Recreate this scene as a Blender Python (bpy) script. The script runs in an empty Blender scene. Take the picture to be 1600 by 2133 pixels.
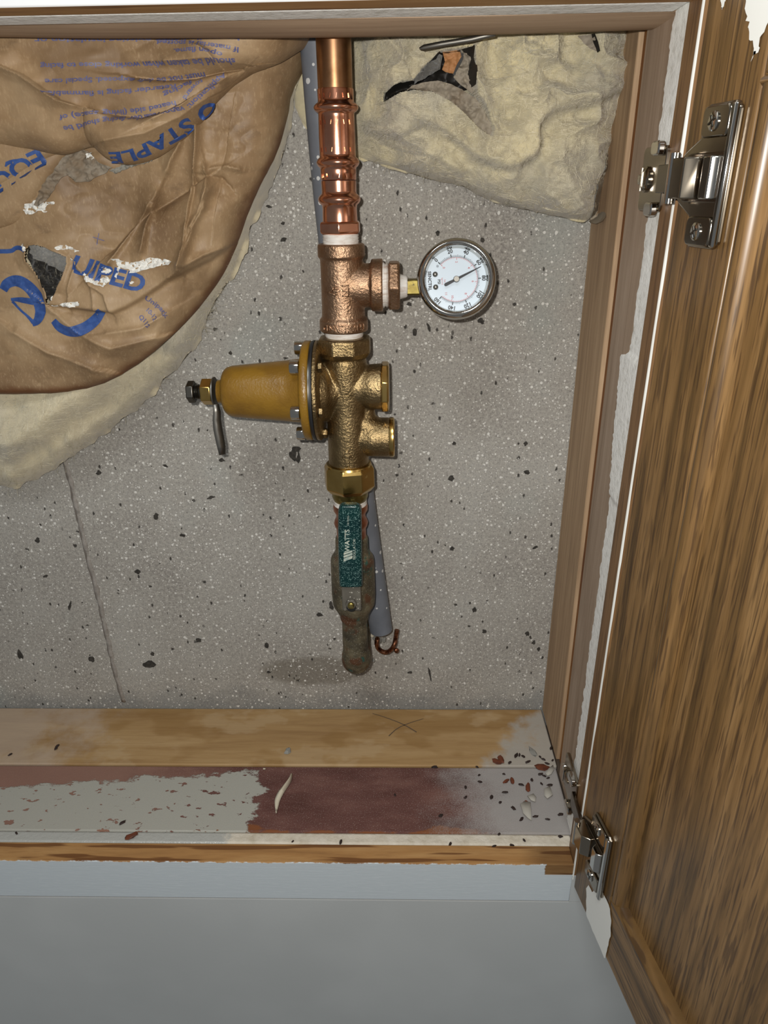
import bpy, bmesh, math, random
import numpy as np
from mathutils import Vector, Matrix
random.seed(7)
scene = bpy.context.scene
COL = scene.collection

# ------------------------------------------------------------------ camera
# world: X right, Y into the wall (concrete face at Y=0), Z up (sill top at Z=0), metres
F_PX, PITCH, YAW, ROLL = 1479.0, math.radians(24.6), math.radians(1.5), math.radians(-0.85)
CAM = Vector((0.0, -0.65, 0.547))
FW = Vector((-math.sin(YAW)*math.cos(PITCH), math.cos(YAW)*math.cos(PITCH), -math.sin(PITCH)))
_r = FW.cross(Vector((0, 0, 1))).normalized(); _u = _r.cross(FW)
RT = _r*math.cos(ROLL) + _u*math.sin(ROLL); UP = -_r*math.sin(ROLL) + _u*math.cos(ROLL)
cd = bpy.data.cameras.new('camera'); cam = bpy.data.objects.new('camera', cd); COL.objects.link(cam)
cam.matrix_world = Matrix(((RT.x, UP.x, -FW.x, CAM.x), (RT.y, UP.y, -FW.y, CAM.y), (RT.z, UP.z, -FW.z, CAM.z), (0, 0, 0, 1)))
cd.sensor_fit = 'VERTICAL'; cd.sensor_height = 24.0; cd.lens = 24.0*F_PX/2133.0
cd.clip_start = 0.01
scene.camera = cam

# ------------------------------------------------------------------ light
w = bpy.data.worlds.new('world'); scene.world = w; w.use_nodes = True
w.node_tree.nodes['Background'].inputs[0].default_value = (0.93, 0.97, 1.0, 1)
w.node_tree.nodes['Background'].inputs[1].default_value = 0.15
fl = bpy.data.lights.new('phone_flash', 'POINT'); fl.energy = 10.8; fl.shadow_soft_size = 0.004; fl.color = (1.0, 0.968, 0.92)
flo = bpy.data.objects.new('phone_flash', fl); COL.objects.link(flo); flo.location = CAM - RT*0.020 + UP*0.016 - FW*0.004
al = bpy.data.lights.new('room_ceiling_light', 'AREA'); al.shape = 'DISK'; al.size = 0.5; al.energy = 10; al.color = (0.94, 0.98, 1.0)
alo = bpy.data.objects.new('room_ceiling_light', al); COL.objects.link(alo); alo.location = (-0.25, -1.25, 1.9)
alo.rotation_euler = (Vector((0.1, -0.2, -0.2)) - alo.location).to_track_quat('-Z', 'Y').to_euler()
vs = scene.view_settings
vs.view_transform = 'Standard'; vs.look = 'None'; vs.exposure = 0.0; vs.gamma = 1.0; vs.use_curve_mapping = False

# ------------------------------------------------------------------ measuring helpers (photo pixel on a known plane -> world point)
def ray(px, py):
    return FW + RT*((px-800)/F_PX) - UP*((py-1066.5)/F_PX)
def P(px, py, X=None, Y=None, Z=None):
    d = ray(px, py)
    t = (X-CAM.x)/d.x if X is not None else (Y-CAM.y)/d.y if Y is not None else (Z-CAM.z)/d.z
    return CAM + d*t
def kpx(p):                                   # metres for one pixel at point p
    return (Vector(p)-CAM).dot(FW)/F_PX

# ------------------------------------------------------------------ object helpers
def tag(o, label=None, cat=None, group=None, kind=None):
    if label: o['label'] = label
    if cat: o['category'] = cat
    if group: o['group'] = group
    if kind: o['kind'] = kind
    return o
def thing(name, loc, label, cat, group=None):
    o = bpy.data.objects.new(name, None); COL.objects.link(o); o.location = loc; o.empty_display_size = 0.01
    return tag(o, label, cat, group)
def link(name, me, mat, parent=None):
    o = bpy.data.objects.new(name, me); COL.objects.link(o)
    if mat is not None and not me.materials: me.materials.append(mat)
    if parent is not None:
        o.parent = parent
        base = parent
        off = Vector((0, 0, 0))
        while base is not None:
            if base.type == 'EMPTY': off += base.location
            base = base.parent
        if parent.type == 'EMPTY': o.matrix_parent_inverse = Matrix.Translation(-off)
    return o
def smooth(me, ang=40):
    me.polygons.foreach_set('use_smooth', [True]*len(me.polygons))
    if ang < 180: me.set_sharp_from_angle(angle=math.radians(ang))
class MB:
    def __init__(s): s.v = []; s.f = []
    def add(s, v, f):
        n = len(s.v); s.v += [tuple(p) for p in v]; s.f += [[i+n for i in q] for q in f]; return s
    def box(s, x0, x1, y0, y1, z0, z1, M=None):
        v = [Vector((x, y, z)) for x in (x0, x1) for y in (y0, y1) for z in (z0, z1)]
        if M is not None: v = [M @ p for p in v]
        return s.add(v, [(0, 1, 3, 2), (4, 6, 7, 5), (0, 4, 5, 1), (2, 3, 7, 6), (0, 2, 6, 4), (1, 5, 7, 3)])
    def lathe(s, prof, o, d, n=40, cap=True, flat=None, ref=None):
        # prof: [(t along axis, radius)], flat: None or number of sides (polygonal prism)
        o = Vector(o); d = Vector(d).normalized()
        a = Vector(ref) if ref is not None else (Vector((0, 0, 1)) if abs(d.z) < .9 else Vector((0, -1, 0)))
        a = (a - d*a.dot(d)).normalized(); b = d.cross(a)
        N = flat or n; v = []; f = []
        for t, r in prof:
            for i in range(N):
                q = 2*math.pi*i/N + (math.pi/N if flat else 0)
                v.append(o + d*t + (a*math.cos(q) + b*math.sin(q))*r)
        for k in range(len(prof)-1):
            for i in range(N):
                j = (i+1) % N; f.append((k*N+i, k*N+j, (k+1)*N+j, (k+1)*N+i))
        if cap:
            f.append(tuple(reversed(range(N)))); f.append(tuple(range((len(prof)-1)*N, len(prof)*N)))
        return s.add(v, f)
    def tube(s, pts, rad, n=14, cap=True):
        pts = [Vector(p) for p in pts]; v = []; f = []; prev = None
        for k, p in enumerate(pts):
            d = (pts[min(k+1, len(pts)-1)] - pts[max(k-1, 0)]).normalized()
            a = prev if prev is not None else (Vector((0, 0, 1)) if abs(d.z) < .9 else Vector((1, 0, 0)))
            a = (a - d*a.dot(d)).normalized(); prev = a; b = d.cross(a)
            r = rad[k] if isinstance(rad, (list, tuple)) else rad
            for i in range(n):
                q = 2*math.pi*i/n; v.append(p + (a*math.cos(q)+b*math.sin(q))*r)
        for k in range(len(pts)-1):
            for i in range(n):
                j = (i+1) % n; f.append((k*n+i, k*n+j, (k+1)*n+j, (k+1)*n+i))
        if cap: f.append(tuple(reversed(range(n)))); f.append(tuple(range((len(pts)-1)*n, len(pts)*n)))
        return s.add(v, f)
    def prism(s, poly, M, t0, t1):
        # 2-D polygon (a,b) extruded along local z by t0..t1, M maps local->world
        n = len(poly); v = [M @ Vector((a, b, t0)) for a, b in poly] + [M @ Vector((a, b, t1)) for a, b in poly]
        f = [tuple(reversed(range(n))), tuple(range(n, 2*n))] + [(i, (i+1) % n, n+(i+1) % n, n+i) for i in range(n)]
        return s.add(v, f)
    def build(s, name, mat, parent=None, ang=40, bevel=0, seg=2, remesh=0, smooth_it=6):
        me = bpy.data.meshes.new(name); me.from_pydata(s.v, [], s.f); me.update()
        bm = bmesh.new(); bm.from_mesh(me); bmesh.ops.recalc_face_normals(bm, faces=bm.faces); bm.to_mesh(me); bm.free()
        smooth(me, ang)
        o = link(name, me, mat, parent)
        if bevel:
            b = o.modifiers.new('bevel', 'BEVEL'); b.width = bevel; b.segments = seg; b.limit_method = 'ANGLE'; b.angle_limit = math.radians(35); b.harden_normals = False
        if remesh:
            r = o.modifiers.new('remesh', 'REMESH'); r.mode = 'VOXEL'; r.voxel_size = remesh; r.use_smooth_shade = True
            if smooth_it:
                q = o.modifiers.new('smooth', 'SMOOTH'); q.factor = .5; q.iterations = smooth_it
        return o

# ------------------------------------------------------------------ numpy noise and fields
def _h(i, j, s):
    n = (i.astype(np.int64)*374761393 + j.astype(np.int64)*668265263 + s*974634777) & 0xffffffff
    n = ((n ^ (n >> 13))*1274126177) & 0xffffffff
    return ((n ^ (n >> 16)) & 0xffff)/65535.0
def vnoise(x, y, s=0):
    i = np.floor(x); j = np.floor(y); u = x-i; v = y-j; u = u*u*u*(u*(6*u-15)+10); v = v*v*v*(v*(6*v-15)+10)
    return ((_h(i, j, s)*(1-u)+_h(i+1, j, s)*u)*(1-v) + (_h(i, j+1, s)*(1-u)+_h(i+1, j+1, s)*u)*v)*2-1
def fbm(x, y, s=0, o=4):
    t = 0; a = 1.0
    for k in range(o): t = t + a*vnoise(x, y, s+k*17); x = x*2.03; y = y*2.03; a *= .5
    return t
def dseg(px, py, line, signed=False):
    # distance to a polyline (and sign: + to the left-hand/up side when walking along it in image axes)
    best = np.full(px.shape, 1e9); sg = np.zeros(px.shape)
    for (ax, ay), (bx, by) in zip(line[:-1], line[1:]):
        dx, dy = bx-ax, by-ay; L = dx*dx+dy*dy
        t = np.clip(((px-ax)*dx+(py-ay)*dy)/L, 0, 1)
        d = np.hypot(px-ax-t*dx, py-ay-t*dy); m = d < best-1e-9
        best = np.where(m, d, best); sg = np.where(m, np.sign((px-ax)*dy-(py-ay)*dx), sg)
    return (best, sg) if signed else best
def sstep(a, b, x):
    t = np.clip((x-a)/(b-a), 0, 1); return t*t*(3-2*t)
def inpoly(px, py, poly):
    r = np.zeros(px.shape, bool); n = len(poly)
    for i in range(n):
        (ax, ay), (bx, by) = poly[i], poly[(i+1) % n]
        c = ((ay > py) != (by > py)) & (px < (bx-ax)*(py-ay)/((by-ay) if by != ay else 1e-9)+ax)
        r ^= c
    return r
def resample(pts, n, sm=0):
    p = np.array(pts, float)
    for _ in range(sm):                          # Chaikin
        q = np.empty((2*len(p)-2, 2)); q[0::2] = p[:-1]*.75+p[1:]*.25; q[1::2] = p[:-1]*.25+p[1:]*.75
        p = np.vstack([p[:1], q, p[-1:]])
    s = np.r_[0, np.cumsum(np.hypot(*np.diff(p, axis=0).T))]; t = np.linspace(0, s[-1], n)
    return np.c_[np.interp(t, s, p[:, 0]), np.interp(t, s, p[:, 1])]
def plane_xz(px, py, Yref):                      # vectorised photo pixel -> (x,z) on plane Y=Yref
    px = np.asarray(px, float); py = np.asarray(py, float)
    if callable(Yref): Yref = Yref(px, py)
    a = (px-800)/F_PX; b = -(py-1066.5)/F_PX
    d = [FW[i] + RT[i]*a + UP[i]*b for i in range(3)]
    t = (Yref-CAM.y)/d[1]
    return CAM.x+t*d[0], CAM.z+t*d[2]

# ------------------------------------------------------------------ materials
def C(h, a=1):
    h = h.lstrip('#'); r = []
    for i in (0, 2, 4):
        c = int(h[i:i+2], 16)/255; r.append(c/12.92 if c <= .04045 else ((c+.055)/1.055)**2.4)
    return (*r, a)
class NT:
    def __init__(s, name, rough=.6, metal=0.0, color=None, spec=None):
        s.m = bpy.data.materials.new(name); s.m.use_nodes = True; s.t = s.m.node_tree; s.n = s.t.nodes
        s.b = s.n['Principled BSDF']; s.b.inputs['Roughness'].default_value = rough; s.b.inputs['Metallic'].default_value = metal
        if spec is not None: s.b.inputs['Specular IOR Level'].default_value = spec
        if color: s.b.inputs['Base Color'].default_value = color
        s.tc = None
    def lk(s, a, b): s.t.links.new(a, b)
    def set(s, sock, v):
        if hasattr(v, 'is_linked') or hasattr(v, 'links'): s.lk(v, sock)
        else: sock.default_value = v
    def obj(s):
        if s.tc is None: s.tc = s.n.new('ShaderNodeTexCoord')
        return s.tc.outputs['Object']
    def map(s, scale=(1, 1, 1), rot=(0, 0, 0), loc=(0, 0, 0), vec=None):
        q = s.n.new('ShaderNodeMapping'); q.inputs['Scale'].default_value = scale; q.inputs['Rotation'].default_value = rot; q.inputs['Location'].default_value = loc
        s.lk(vec or s.obj(), q.inputs[0]); return q.outputs[0]
    def noise(s, scale, detail=4, rough=.55, vec=None, dist=0):
        q = s.n.new('ShaderNodeTexNoise'); q.inputs['Scale'].default_value = scale; q.inputs['Detail'].default_value = detail
        q.inputs['Roughness'].default_value = rough; q.inputs['Distortion'].default_value = dist; s.lk(vec or s.obj(), q.inputs['Vector']); return q.outputs['Fac']
    def vor(s, scale, vec=None, feat='F1', rnd=1, out='Distance'):
        q = s.n.new('ShaderNodeTexVoronoi'); q.feature = feat; q.inputs['Scale'].default_value = scale; q.inputs['Randomness'].default_value = rnd
        s.lk(vec or s.obj(), q.inputs['Vector']); return q.outputs[out]
    def wave(s, scale, vec=None, dist=2, detail=2, dscale=1, direction='X'):
        q = s.n.new('ShaderNodeTexWave'); q.bands_direction = direction; q.inputs['Scale'].default_value = scale; q.inputs['Distortion'].default_value = dist
        q.inputs['Detail'].default_value = detail; q.inputs['Detail Scale'].default_value = dscale; s.lk(vec or s.obj(), q.inputs['Vector']); return q.outputs['Fac']
    def ramp(s, fac, stops, interp='LINEAR'):
        q = s.n.new('ShaderNodeValToRGB'); q.color_ramp.interpolation = interp; e = q.color_ramp.elements
        while len(e) < len(stops): e.new(.5)
        for i, (p, c) in enumerate(stops):
            e[i].position = p; e[i].color = c if hasattr(c, '__len__') else (c, c, c, 1)
        s.lk(fac, q.inputs[0]); return q.outputs[0]
    def mix(s, fac, a, b, mode='MIX'):
        q = s.n.new('ShaderNodeMix'); q.data_type = 'RGBA'; q.blend_type = mode
        s.set(q.inputs[0], fac); s.set(q.inputs[6], a); s.set(q.inputs[7], b); return q.outputs[2]
    def math(s, op, a, b=0.0, c=None):
        q = s.n.new('ShaderNodeMath'); q.operation = op; s.set(q.inputs[0], a); s.set(q.inputs[1], b)
        if c is not None: s.set(q.inputs[2], c)
        return q.outputs[0]
    def sst(s, x, a, b):
        q = s.n.new('ShaderNodeMapRange'); q.interpolation_type = 'SMOOTHSTEP'; s.set(q.inputs[0], x); q.inputs[1].default_value = a; q.inputs[2].default_value = b; return q.outputs[0]
    def xyz(s, vec=None):
        q = s.n.new('ShaderNodeSeparateXYZ'); s.lk(vec or s.obj(), q.inputs[0]); return q.outputs
    def col(s, v): s.set(s.b.inputs['Base Color'], v); return s
    def rough(s, v): s.set(s.b.inputs['Roughness'], v); return s
    def bump(s, h, strength=.5, dist=.001):
        q = s.n.new('ShaderNodeBump'); q.inputs['Strength'].default_value = strength; q.inputs['Distance'].default_value = dist
        s.lk(h, q.inputs['Height'])
        if s.b.inputs['Normal'].is_linked: s.lk(s.b.inputs['Normal'].links[0].from_socket, q.inputs['Normal'])
        s.lk(q.outputs[0], s.b.inputs['Normal']); return s

def m_concrete():
    t = NT('concrete', .85, spec=.3)
    base = t.ramp(t.noise(9, 5, .6), [(.3, C('85807a')), (.5, C('97938c')), (.72, C('a5a39d'))])
    base = t.mix(t.sst(t.noise(300, 4, .75), .38, .68), base, C('b0aca3'), 'MIX')
    base = t.mix(t.math('MULTIPLY', t.sst(t.noise(650, 3, .7), .50, .66), .55), base, C('5b5650'))
    base = t.mix(t.math('MULTIPLY', t.sst(t.noise(5, 3), .56, .7), .4), base, C('9aa39f'))
    # water stain round the pipe where it leaves the wall, with an edge of its own
    x, y, z = t.xyz()
    c = P(655, 1398, Y=0)
    ex = t.math('DIVIDE', t.math('SUBTRACT', x, c.x), .062); ez = t.math('DIVIDE', t.math('SUBTRACT', z, c.z), .021)
    d = t.math('ADD', t.math('SQRT', t.math('ADD', t.math('MULTIPLY', ex, ex), t.math('MULTIPLY', ez, ez))), t.math('MULTIPLY', t.math('SUBTRACT', t.noise(30, 4), .5), .9))
    base = t.mix(t.math('MULTIPLY', t.math('SUBTRACT', 1.0, t.sst(d, .72, 1.12)), .5), base, C('5a5141'))
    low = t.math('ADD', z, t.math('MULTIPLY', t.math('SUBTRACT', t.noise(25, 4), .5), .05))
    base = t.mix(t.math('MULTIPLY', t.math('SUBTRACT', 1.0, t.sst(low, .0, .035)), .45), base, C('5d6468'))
    # small air voids
    w1 = t.noise(60, 3); v = t.vor(52, t.map((1, 1, 1.25), (0, .5, 0))); r = t.vor(52, t.map((1, 1, 1.25), (0, .5, 0)), out='Color')
    sel = t.sst(t.xyz(r)[0], .62, .66)
    pit = t.math('MULTIPLY', sel, t.math('SUBTRACT', 1.0, t.sst(t.math('ADD', v, t.math('MULTIPLY', t.noise(330, 3), .30)), .20, .27)))
    v2 = t.vor(150, t.map((1, 1, .55), (0, -.7, 0))); r2 = t.vor(150, t.map((1, 1, .55), (0, -.7, 0)), out='Color')
    pit2 = t.math('MULTIPLY', t.sst(t.xyz(r2)[0], .72, .75), t.math('SUBTRACT', 1.0, t.sst(t.math('ADD', v2, t.math('MULTIPLY', t.noise(700, 2), .3)), .25, .34)))
    pit = t.math('MAXIMUM', pit, pit2)
    base = t.mix(t.math('MULTIPLY', pit, .9), base, C('2a2723'))
    # white specks (texture spray droplets)
    v3 = t.vor(250); r3 = t.xyz(t.vor(250, out='Color'))
    sp = t.math('MULTIPLY', t.sst(r3[0], .40, .45), t.math('LESS_THAN', v3, t.math('ADD', t.math('MULTIPLY', t.math('POWER', r3[1], 3.0), .26), .06)))
    v4 = t.vor(480); r4 = t.xyz(t.vor(480, out='Color'))
    sp2 = t.math('MULTIPLY', t.sst(r4[0], .36, .40), t.math('LESS_THAN', v4, t.math('MULTIPLY', r4[1], .30)))
    v5 = t.vor(105, t.map((1, 1, .8))); r5 = t.xyz(t.vor(105, t.map((1, 1, .8)), out='Color'))
    sp3 = t.math('MULTIPLY', t.sst(r5[0], .70, .72), t.math('LESS_THAN', t.math('ADD', v5, t.math('MULTIPLY', t.noise(500, 2), .12)), t.math('ADD', t.math('MULTIPLY', r5[1], .09), .10)))
    sp = t.math('MAXIMUM', sp, sp3)
    lum = t.mix(t.math('MULTIPLY', t.math('MAXIMUM', sp, sp2), .85), base, C('dcdad3'))
    t.col(lum); t.bump(t.noise(420, 4), .35, .0006); t.bump(t.math('SUBTRACT', 1.0, pit), .8, .0012); return t.m
def m_wood(name, stops, axis='Z', ring=60, stretch=14, rough=.55, pores=None, porecol='3a2412', pscale=260, rotv=(0, 0, 0), bump=.25):
    t = NT(name, rough, spec=.35)
    sc = {'X': (1/stretch, 1, 1), 'Y': (1, 1/stretch, 1), 'Z': (1, 1, 1/stretch)}[axis]
    v = t.map(sc, rotv)
    g = t.noise(ring, 6, .62, v, .6)
    c = t.ramp(g, stops)
    fine = t.noise(ring*7, 3, .6, v)
    c = t.mix(t.math('MULTIPLY', t.sst(fine, .45, .72), .35), c, stops[0][1])
    if pores:
        sc2 = {'X': (.06, 1, 1), 'Y': (1, .06, 1), 'Z': (1, 1, .06)}[axis]
        pv = t.noise(pscale, 2, .5, t.map(sc2, rotv))
        pm = t.math('MULTIPLY', t.sst(pv, .55, .60), pores); c = t.mix(pm, c, C(porecol))
    t.col(c); t.bump(fine, bump, .0004); return t

M = {}
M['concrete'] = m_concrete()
def m_simple(name, col, rough=.5, metal=0., bs=None, bst=.2, bd=.0004, var=None, vs_=40, spec=None):
    t = NT(name, rough, metal, C(col), spec)
    if var: t.col(t.mix(t.sst(t.noise(vs_, 4), .35, .7), C(col), C(var)))
    if bs: t.bump(t.noise(bs, 3), bst, bd)
    return t.m
# paper and insulation
def m_kraft():
    t = NT('kraft_paper', .52, spec=.35)
    c = t.ramp(t.noise(14, 5, .6), [(.28, C('7a6146')), (.5, C('9a8060')), (.7, C('b09776'))])
    c = t.mix(t.math('MULTIPLY', t.sst(t.noise(600, 3, .7, t.map((1, 1, .35), (0, .7, 0))), .5, .72), .3), c, C('c9b08c'))
    c = t.mix(t.math('MULTIPLY', t.sst(t.noise(9, 5, .65), .54, .68), .55), c, C('70583f'))
    c = t.mix(t.math('MULTIPLY', t.sst(t.noise(34, 5, .7, t.map((1, 1, 2), (0, .5, 0))), .56, .70), .35), c, C('62503f'))
    x, y, z = t.xyz()
    # bitumen bleeding through close to the outer hem
    at = t.n.new('ShaderNodeAttribute'); at.attribute_name = 'hem'; hem = at.outputs['Fac']
    k = t.math('MULTIPLY', t.sst(t.math('ADD', hem, t.math('MULTIPLY', t.math('SUBTRACT', t.noise(26, 4), .5), 1.0)), .42, .95), .85)
    c = t.mix(k, c, C('5e361a'))
    t.col(c); t.bump(t.noise(500, 3, .7), .12, .0003); t.bump(t.noise(45, 3), .08, .002); return t.m
M['kraft'] = m_kraft()
def m_fiber(name, a, b, c_):
    t = NT(name, .95, spec=.1)
    v = t.map((1, 1, 1))
    c = t.ramp(t.noise(18, 5, .65), [(.28, C(a)), (.5, C(b)), (.72, C(c_))])
    c = t.mix(t.math('MULTIPLY', t.sst(t.noise(11, 4, .6), .47, .62), .65), c, C('a39e92')) if 'dusty' not in name and 'black' not in name and 'fluff' not in name else c
    c = t.mix(t.math('MULTIPLY', t.sst(t.noise(55, 5, .7), .55, .72), .45), c, C(a))
    f1 = t.noise(300, 4, .8, t.map((1, 1, .18), (.3, .9, .2)), 1.5); f2 = t.noise(300, 4, .8, t.map((.18, 1, 1), (.2, .4, .5)), 1.5)
    f = t.math('MAXIMUM', f1, f2)
    c = t.mix(t.math('MULTIPLY', t.sst(f, .55, .78), .45), c, C('ded6bf'))
    t.col(c); t.bump(f, .35, .0007); t.bump(t.noise(120, 4, .6), .25, .0012)
    t.b.inputs['Sheen Weight'].default_value = .35; t.b.inputs['Sheen Roughness'].default_value = .6
    return t.m
M['fiber'] = m_fiber('fiberglass', 'a39a84', 'c2b898', 'd6c89e')
M['fiber_pale'] = m_fiber('fiberglass_pale', 'a69c86', 'c3b89c', 'd4c9a9')
M['fiber_grey'] = m_fiber('fiberglass_dusty', '3a3835', '6a6863', '8b8a84')
def m_flap():
    t = NT('dusty_paper', .7, spec=.2)
    t.col(t.ramp(t.noise(35, 5, .65), [(.3, C('7b6a55')), (.5, C('8f8678')), (.7, C('a59a86'))])); t.bump(t.noise(300, 4), .3, .0006); return t.m
M['flap'] = m_flap()
M['paper_raw'] = m_simple('torn_paper', 'a9784c', .7, bs=200, var='7d5a3c')
M['tar_and_shade'] = m_simple('tar_and_gap_shade', '191612', .6)  # tarred edges, and the painted shade in the torn gap
M['ink'] = m_simple('blue_ink', '2d4a86', .5, var='3c5c9a', vs_=220)
M['ink_small'] = m_simple('violet_blue_ink', '575a86', .5, var='6f6d8c', vs_=260)
M['white_paint'] = m_simple('white_paint', 'e6e6e0', .4, bs=90, bst=.06, bd=.0006)
def m_chalk():
    t = NT('rough_white_edge', .8); n = t.noise(160, 4, .7)
    t.col(t.ramp(n, [(.3, C('d2d1ca')), (.48, C('ecece8')), (.7, C('f4f4f0'))])); t.bump(n, .6, .0012); return t.m
M['chalk'] = m_chalk()
# metals
def m_metal(name, col, rough, var=None, vs_=60, bs=None, bst=.2, bd=.0003, dirt=None):
    t = NT(name, rough, 1.0, C(col))
    c = C(col)
    if var: c = t.mix(t.sst(t.noise(vs_, 5, .6), .38, .66), C(col), C(var))
    if dirt:
        dm = t.math('MULTIPLY', t.sst(t.noise(dirt[1], 5, .65), dirt[2], dirt[2]+.14), dirt[3]); c = t.mix(dm, c, C(dirt[0]))
        t.set(t.b.inputs['Metallic'], t.math('SUBTRACT', 1.0, dm)); t.rough(t.math('ADD', rough, t.math('MULTIPLY', dm, .4)))
    t.col(c)
    if bs: t.bump(t.noise(bs, 3, .6), bst, bd)
    return t.m
M['copper'] = m_metal('bright_copper', 'e0a488', .19, 'd09276', 50, bs=90, bst=.05, bd=.001)
M['copper_pipe'] = m_metal('tarnished_copper', 'b48a66', .32, '97704f', 45)
M['copper_dull'] = m_metal('dull_copper', 'b07a60', .35, '9a6048', 60)
M['bronze'] = m_metal('cast_bronze_tee', 'a98a70', .42, '97785e', 60, bs=520, bst=.85, bd=.0008)
M['bronze_prv'] = m_metal('cast_bronze_regulator', '98835f', .38, '7d6a4a', 50, bs=520, bst=.85, bd=.0008, dirt=('3a3022', 45, .62, .5))
M['brass'] = m_metal('brass', 'c0a263', .25, 'b39456', 60, bs=200, bst=.04, dirt=('4a4228', 70, .66, .4))
M['brass_dark'] = m_metal('brass_stained', '8f8149', .35, '75673a', 90, dirt=('2b2a1c', 120, .55, .6))
def m_patina():
    t = NT('old_bronze', .6, .35)
    n = t.noise(60, 5, .65); c = t.ramp(n, [(.28, C('2f2a22')), (.48, C('57503f')), (.62, C('6f6650')), (.8, C('837b66'))])
    c = t.mix(t.sst(t.noise(75, 4), .60, .68), c, C('2f5a50')); c = t.mix(t.math('MULTIPLY', t.sst(t.noise(42, 4), .57, .66), .8), c, C('5b3620'))
    c = t.mix(t.math('MULTIPLY', t.sst(t.vor(420), .0, .16), -1), c, c)
    sp = t.math('LESS_THAN', t.vor(520), .22); c = t.mix(t.math('MULTIPLY', sp, .45), c, C('a8a596'))
    t.col(c); t.bump(t.noise(260, 4), .6, .0008); return t.m
M['patina'] = m_patina()
M['steel'] = m_metal('steel', 'b9b7b2', .25)
M['steel_dark'] = m_metal('dark_steel', '5a5853', .35)
M['chrome'] = m_metal('polished_steel', 'c9c6c0', .10)
M['nickel'] = m_metal('nickel_plate', '9a9081', .16, bs=60, bst=.03, bd=.001)
M['nickel_dark'] = m_metal('nickel_shaded', '6f655a', .22)
M['zinc'] = m_metal('galvanised_sheet', '8a8780', .42)
M['rust'] = m_metal('rusty_copper_wire', '9a6a50', .45, '5e3a28', 200)
def m_tape():
    t = NT('thread_tape', .6); n = t.noise(90, 4, .7, t.map((1, 1, 6)))
    t.col(t.ramp(n, [(.3, C('b9a89c')), (.5, C('d8d3cb')), (.7, C('e4e2de'))])); t.bump(n, .5, .0006); return t.m
M['tape'] = m_tape()
def m_ochre():
    t = NT('ochre_enamel', .36, color=C('8f6a1c'), spec=.5); t.col(t.mix(t.sst(t.noise(40, 3), .4, .7), C('83611b'), C('735318'))); t.bump(t.noise(520, 2), .5, .0006); return t.m
M['ochre'] = m_ochre()
M['rubber'] = m_simple('black_diaphragm', '1c1d20', .5)
def m_speckle(name, col, var, dens, sc, rough, spcol):
    t = NT(name, rough, spec=.4); c = t.mix(t.sst(t.noise(40, 4), .35, .7), C(col), C(var))
    r = t.xyz(t.vor(sc, out='Color')); s = t.math('MULTIPLY', t.math('GREATER_THAN', r[0], 1-dens), t.math('LESS_THAN', t.vor(sc), t.math('MULTIPLY', r[1], .45)))
    t.col(t.mix(s, c, C(spcol))); return t.m
M['pvc'] = m_speckle('grey_pvc', '6d7178', '63676e', .16, 210, .5, 'c9cac8')
M['green'] = m_speckle('green_vinyl', '0a302f', '082729', .9, 1300, .32, '7fa19b')
M['cream_print'] = m_simple('cream_print', 'c3c6b6', .5, var='8aa09a', vs_=300)
M['lever'] = m_speckle('speckled_steel', '57534b', '6b675d', .5, 620, .5, 'aaa69b')
# gauge
M['dial'] = m_simple('dial_white', 'c6d3dd', .45)
M['black'] = m_simple('dial_black', '101216', .5)
M['red'] = m_simple('dial_red', 'b5504f', .5)
def m_glass():
    t = NT('gauge_glass', .05); n = t.n; tr = n.new('ShaderNodeBsdfTransparent'); gl = n.new('ShaderNodeBsdfGlossy'); gl.inputs['Roughness'].default_value = .04
    fr = n.new('ShaderNodeLayerWeight'); fr.inputs[0].default_value = .12; mx = n.new('ShaderNodeMixShader')
    t.lk(fr.outputs[0], mx.inputs[0]); t.lk(tr.outputs[0], mx.inputs[1]); t.lk(gl.outputs[0], mx.inputs[2]); t.lk(mx.outputs[0], n['Material Output'].inputs[0]); return t.m
M['glass'] = m_glass()
# woods
M['fir'] = m_wood('fir_stud', [(.25, C('8a7158')), (.5, C('a98d6e')), (.75, C('bfa383'))], 'Z', 160, 26, .7).m
M['jamb'] = m_wood('brown_jamb', [(.25, C('88735f')), (.5, C('a18c78')), (.75, C('b6a28f'))], 'Z', 70, 16, .7).m
def m_gap():
    t = m_wood('orange_shim', [(.3, C('4a2417')), (.5, C('7a4a20')), (.7, C('96682f'))], 'Z', 30, 7, .6); return t.m
M['shim'] = m_gap()
M['header'] = m_wood('header_brown', [(.25, C('947b65')), (.5, C('b0967c')), (.75, C('c4ab90'))], 'X', 60, 16, .7).m
M['oak_rail'] = m_wood('raw_oak', [(.25, C('85603a')), (.5, C('a17849')), (.75, C('b08a5a'))], 'X', 70, 10, .55, pores=.8, porecol='5c3517', pscale=150).m
M['oak_stile'] = m_wood('oak_stile', [(.25, C('6a4d33')), (.5, C('80603f')), (.75, C('90704c'))], 'Z', 70, 14, .5, pores=.4, pscale=300).m
def m_door(name, axis='Z', seed=0):
    t = NT(name, .34, spec=.5)
    sc = {'Z': (1, 1, .045), 'S': (.06, .06, 1)}[axis]
    v = t.map(sc, (0, 0, 0), (seed, 0, 0)); n1 = t.noise(75, 5, .6, v, .8); n2 = t.noise(230, 4, .65, v, .4)
    c = t.ramp(n1, [(.28, C('453420')), (.42, C('624a2b')), (.52, C('775a36')), (.66, C('8b6c45'))])
    c = t.mix(t.math('MULTIPLY', t.sst(n2, .50, .64), .5), c, C('4a3720'))
    c = t.mix(t.math('MULTIPLY', t.sst(t.noise(560, 2, .5, v), .54, .62), .6), c, C('38271a'))
    t.col(c); t.bump(n2, .12, .0004); t.bump(t.noise(420, 2, .5, v), .15, .0003); return t.m
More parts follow.
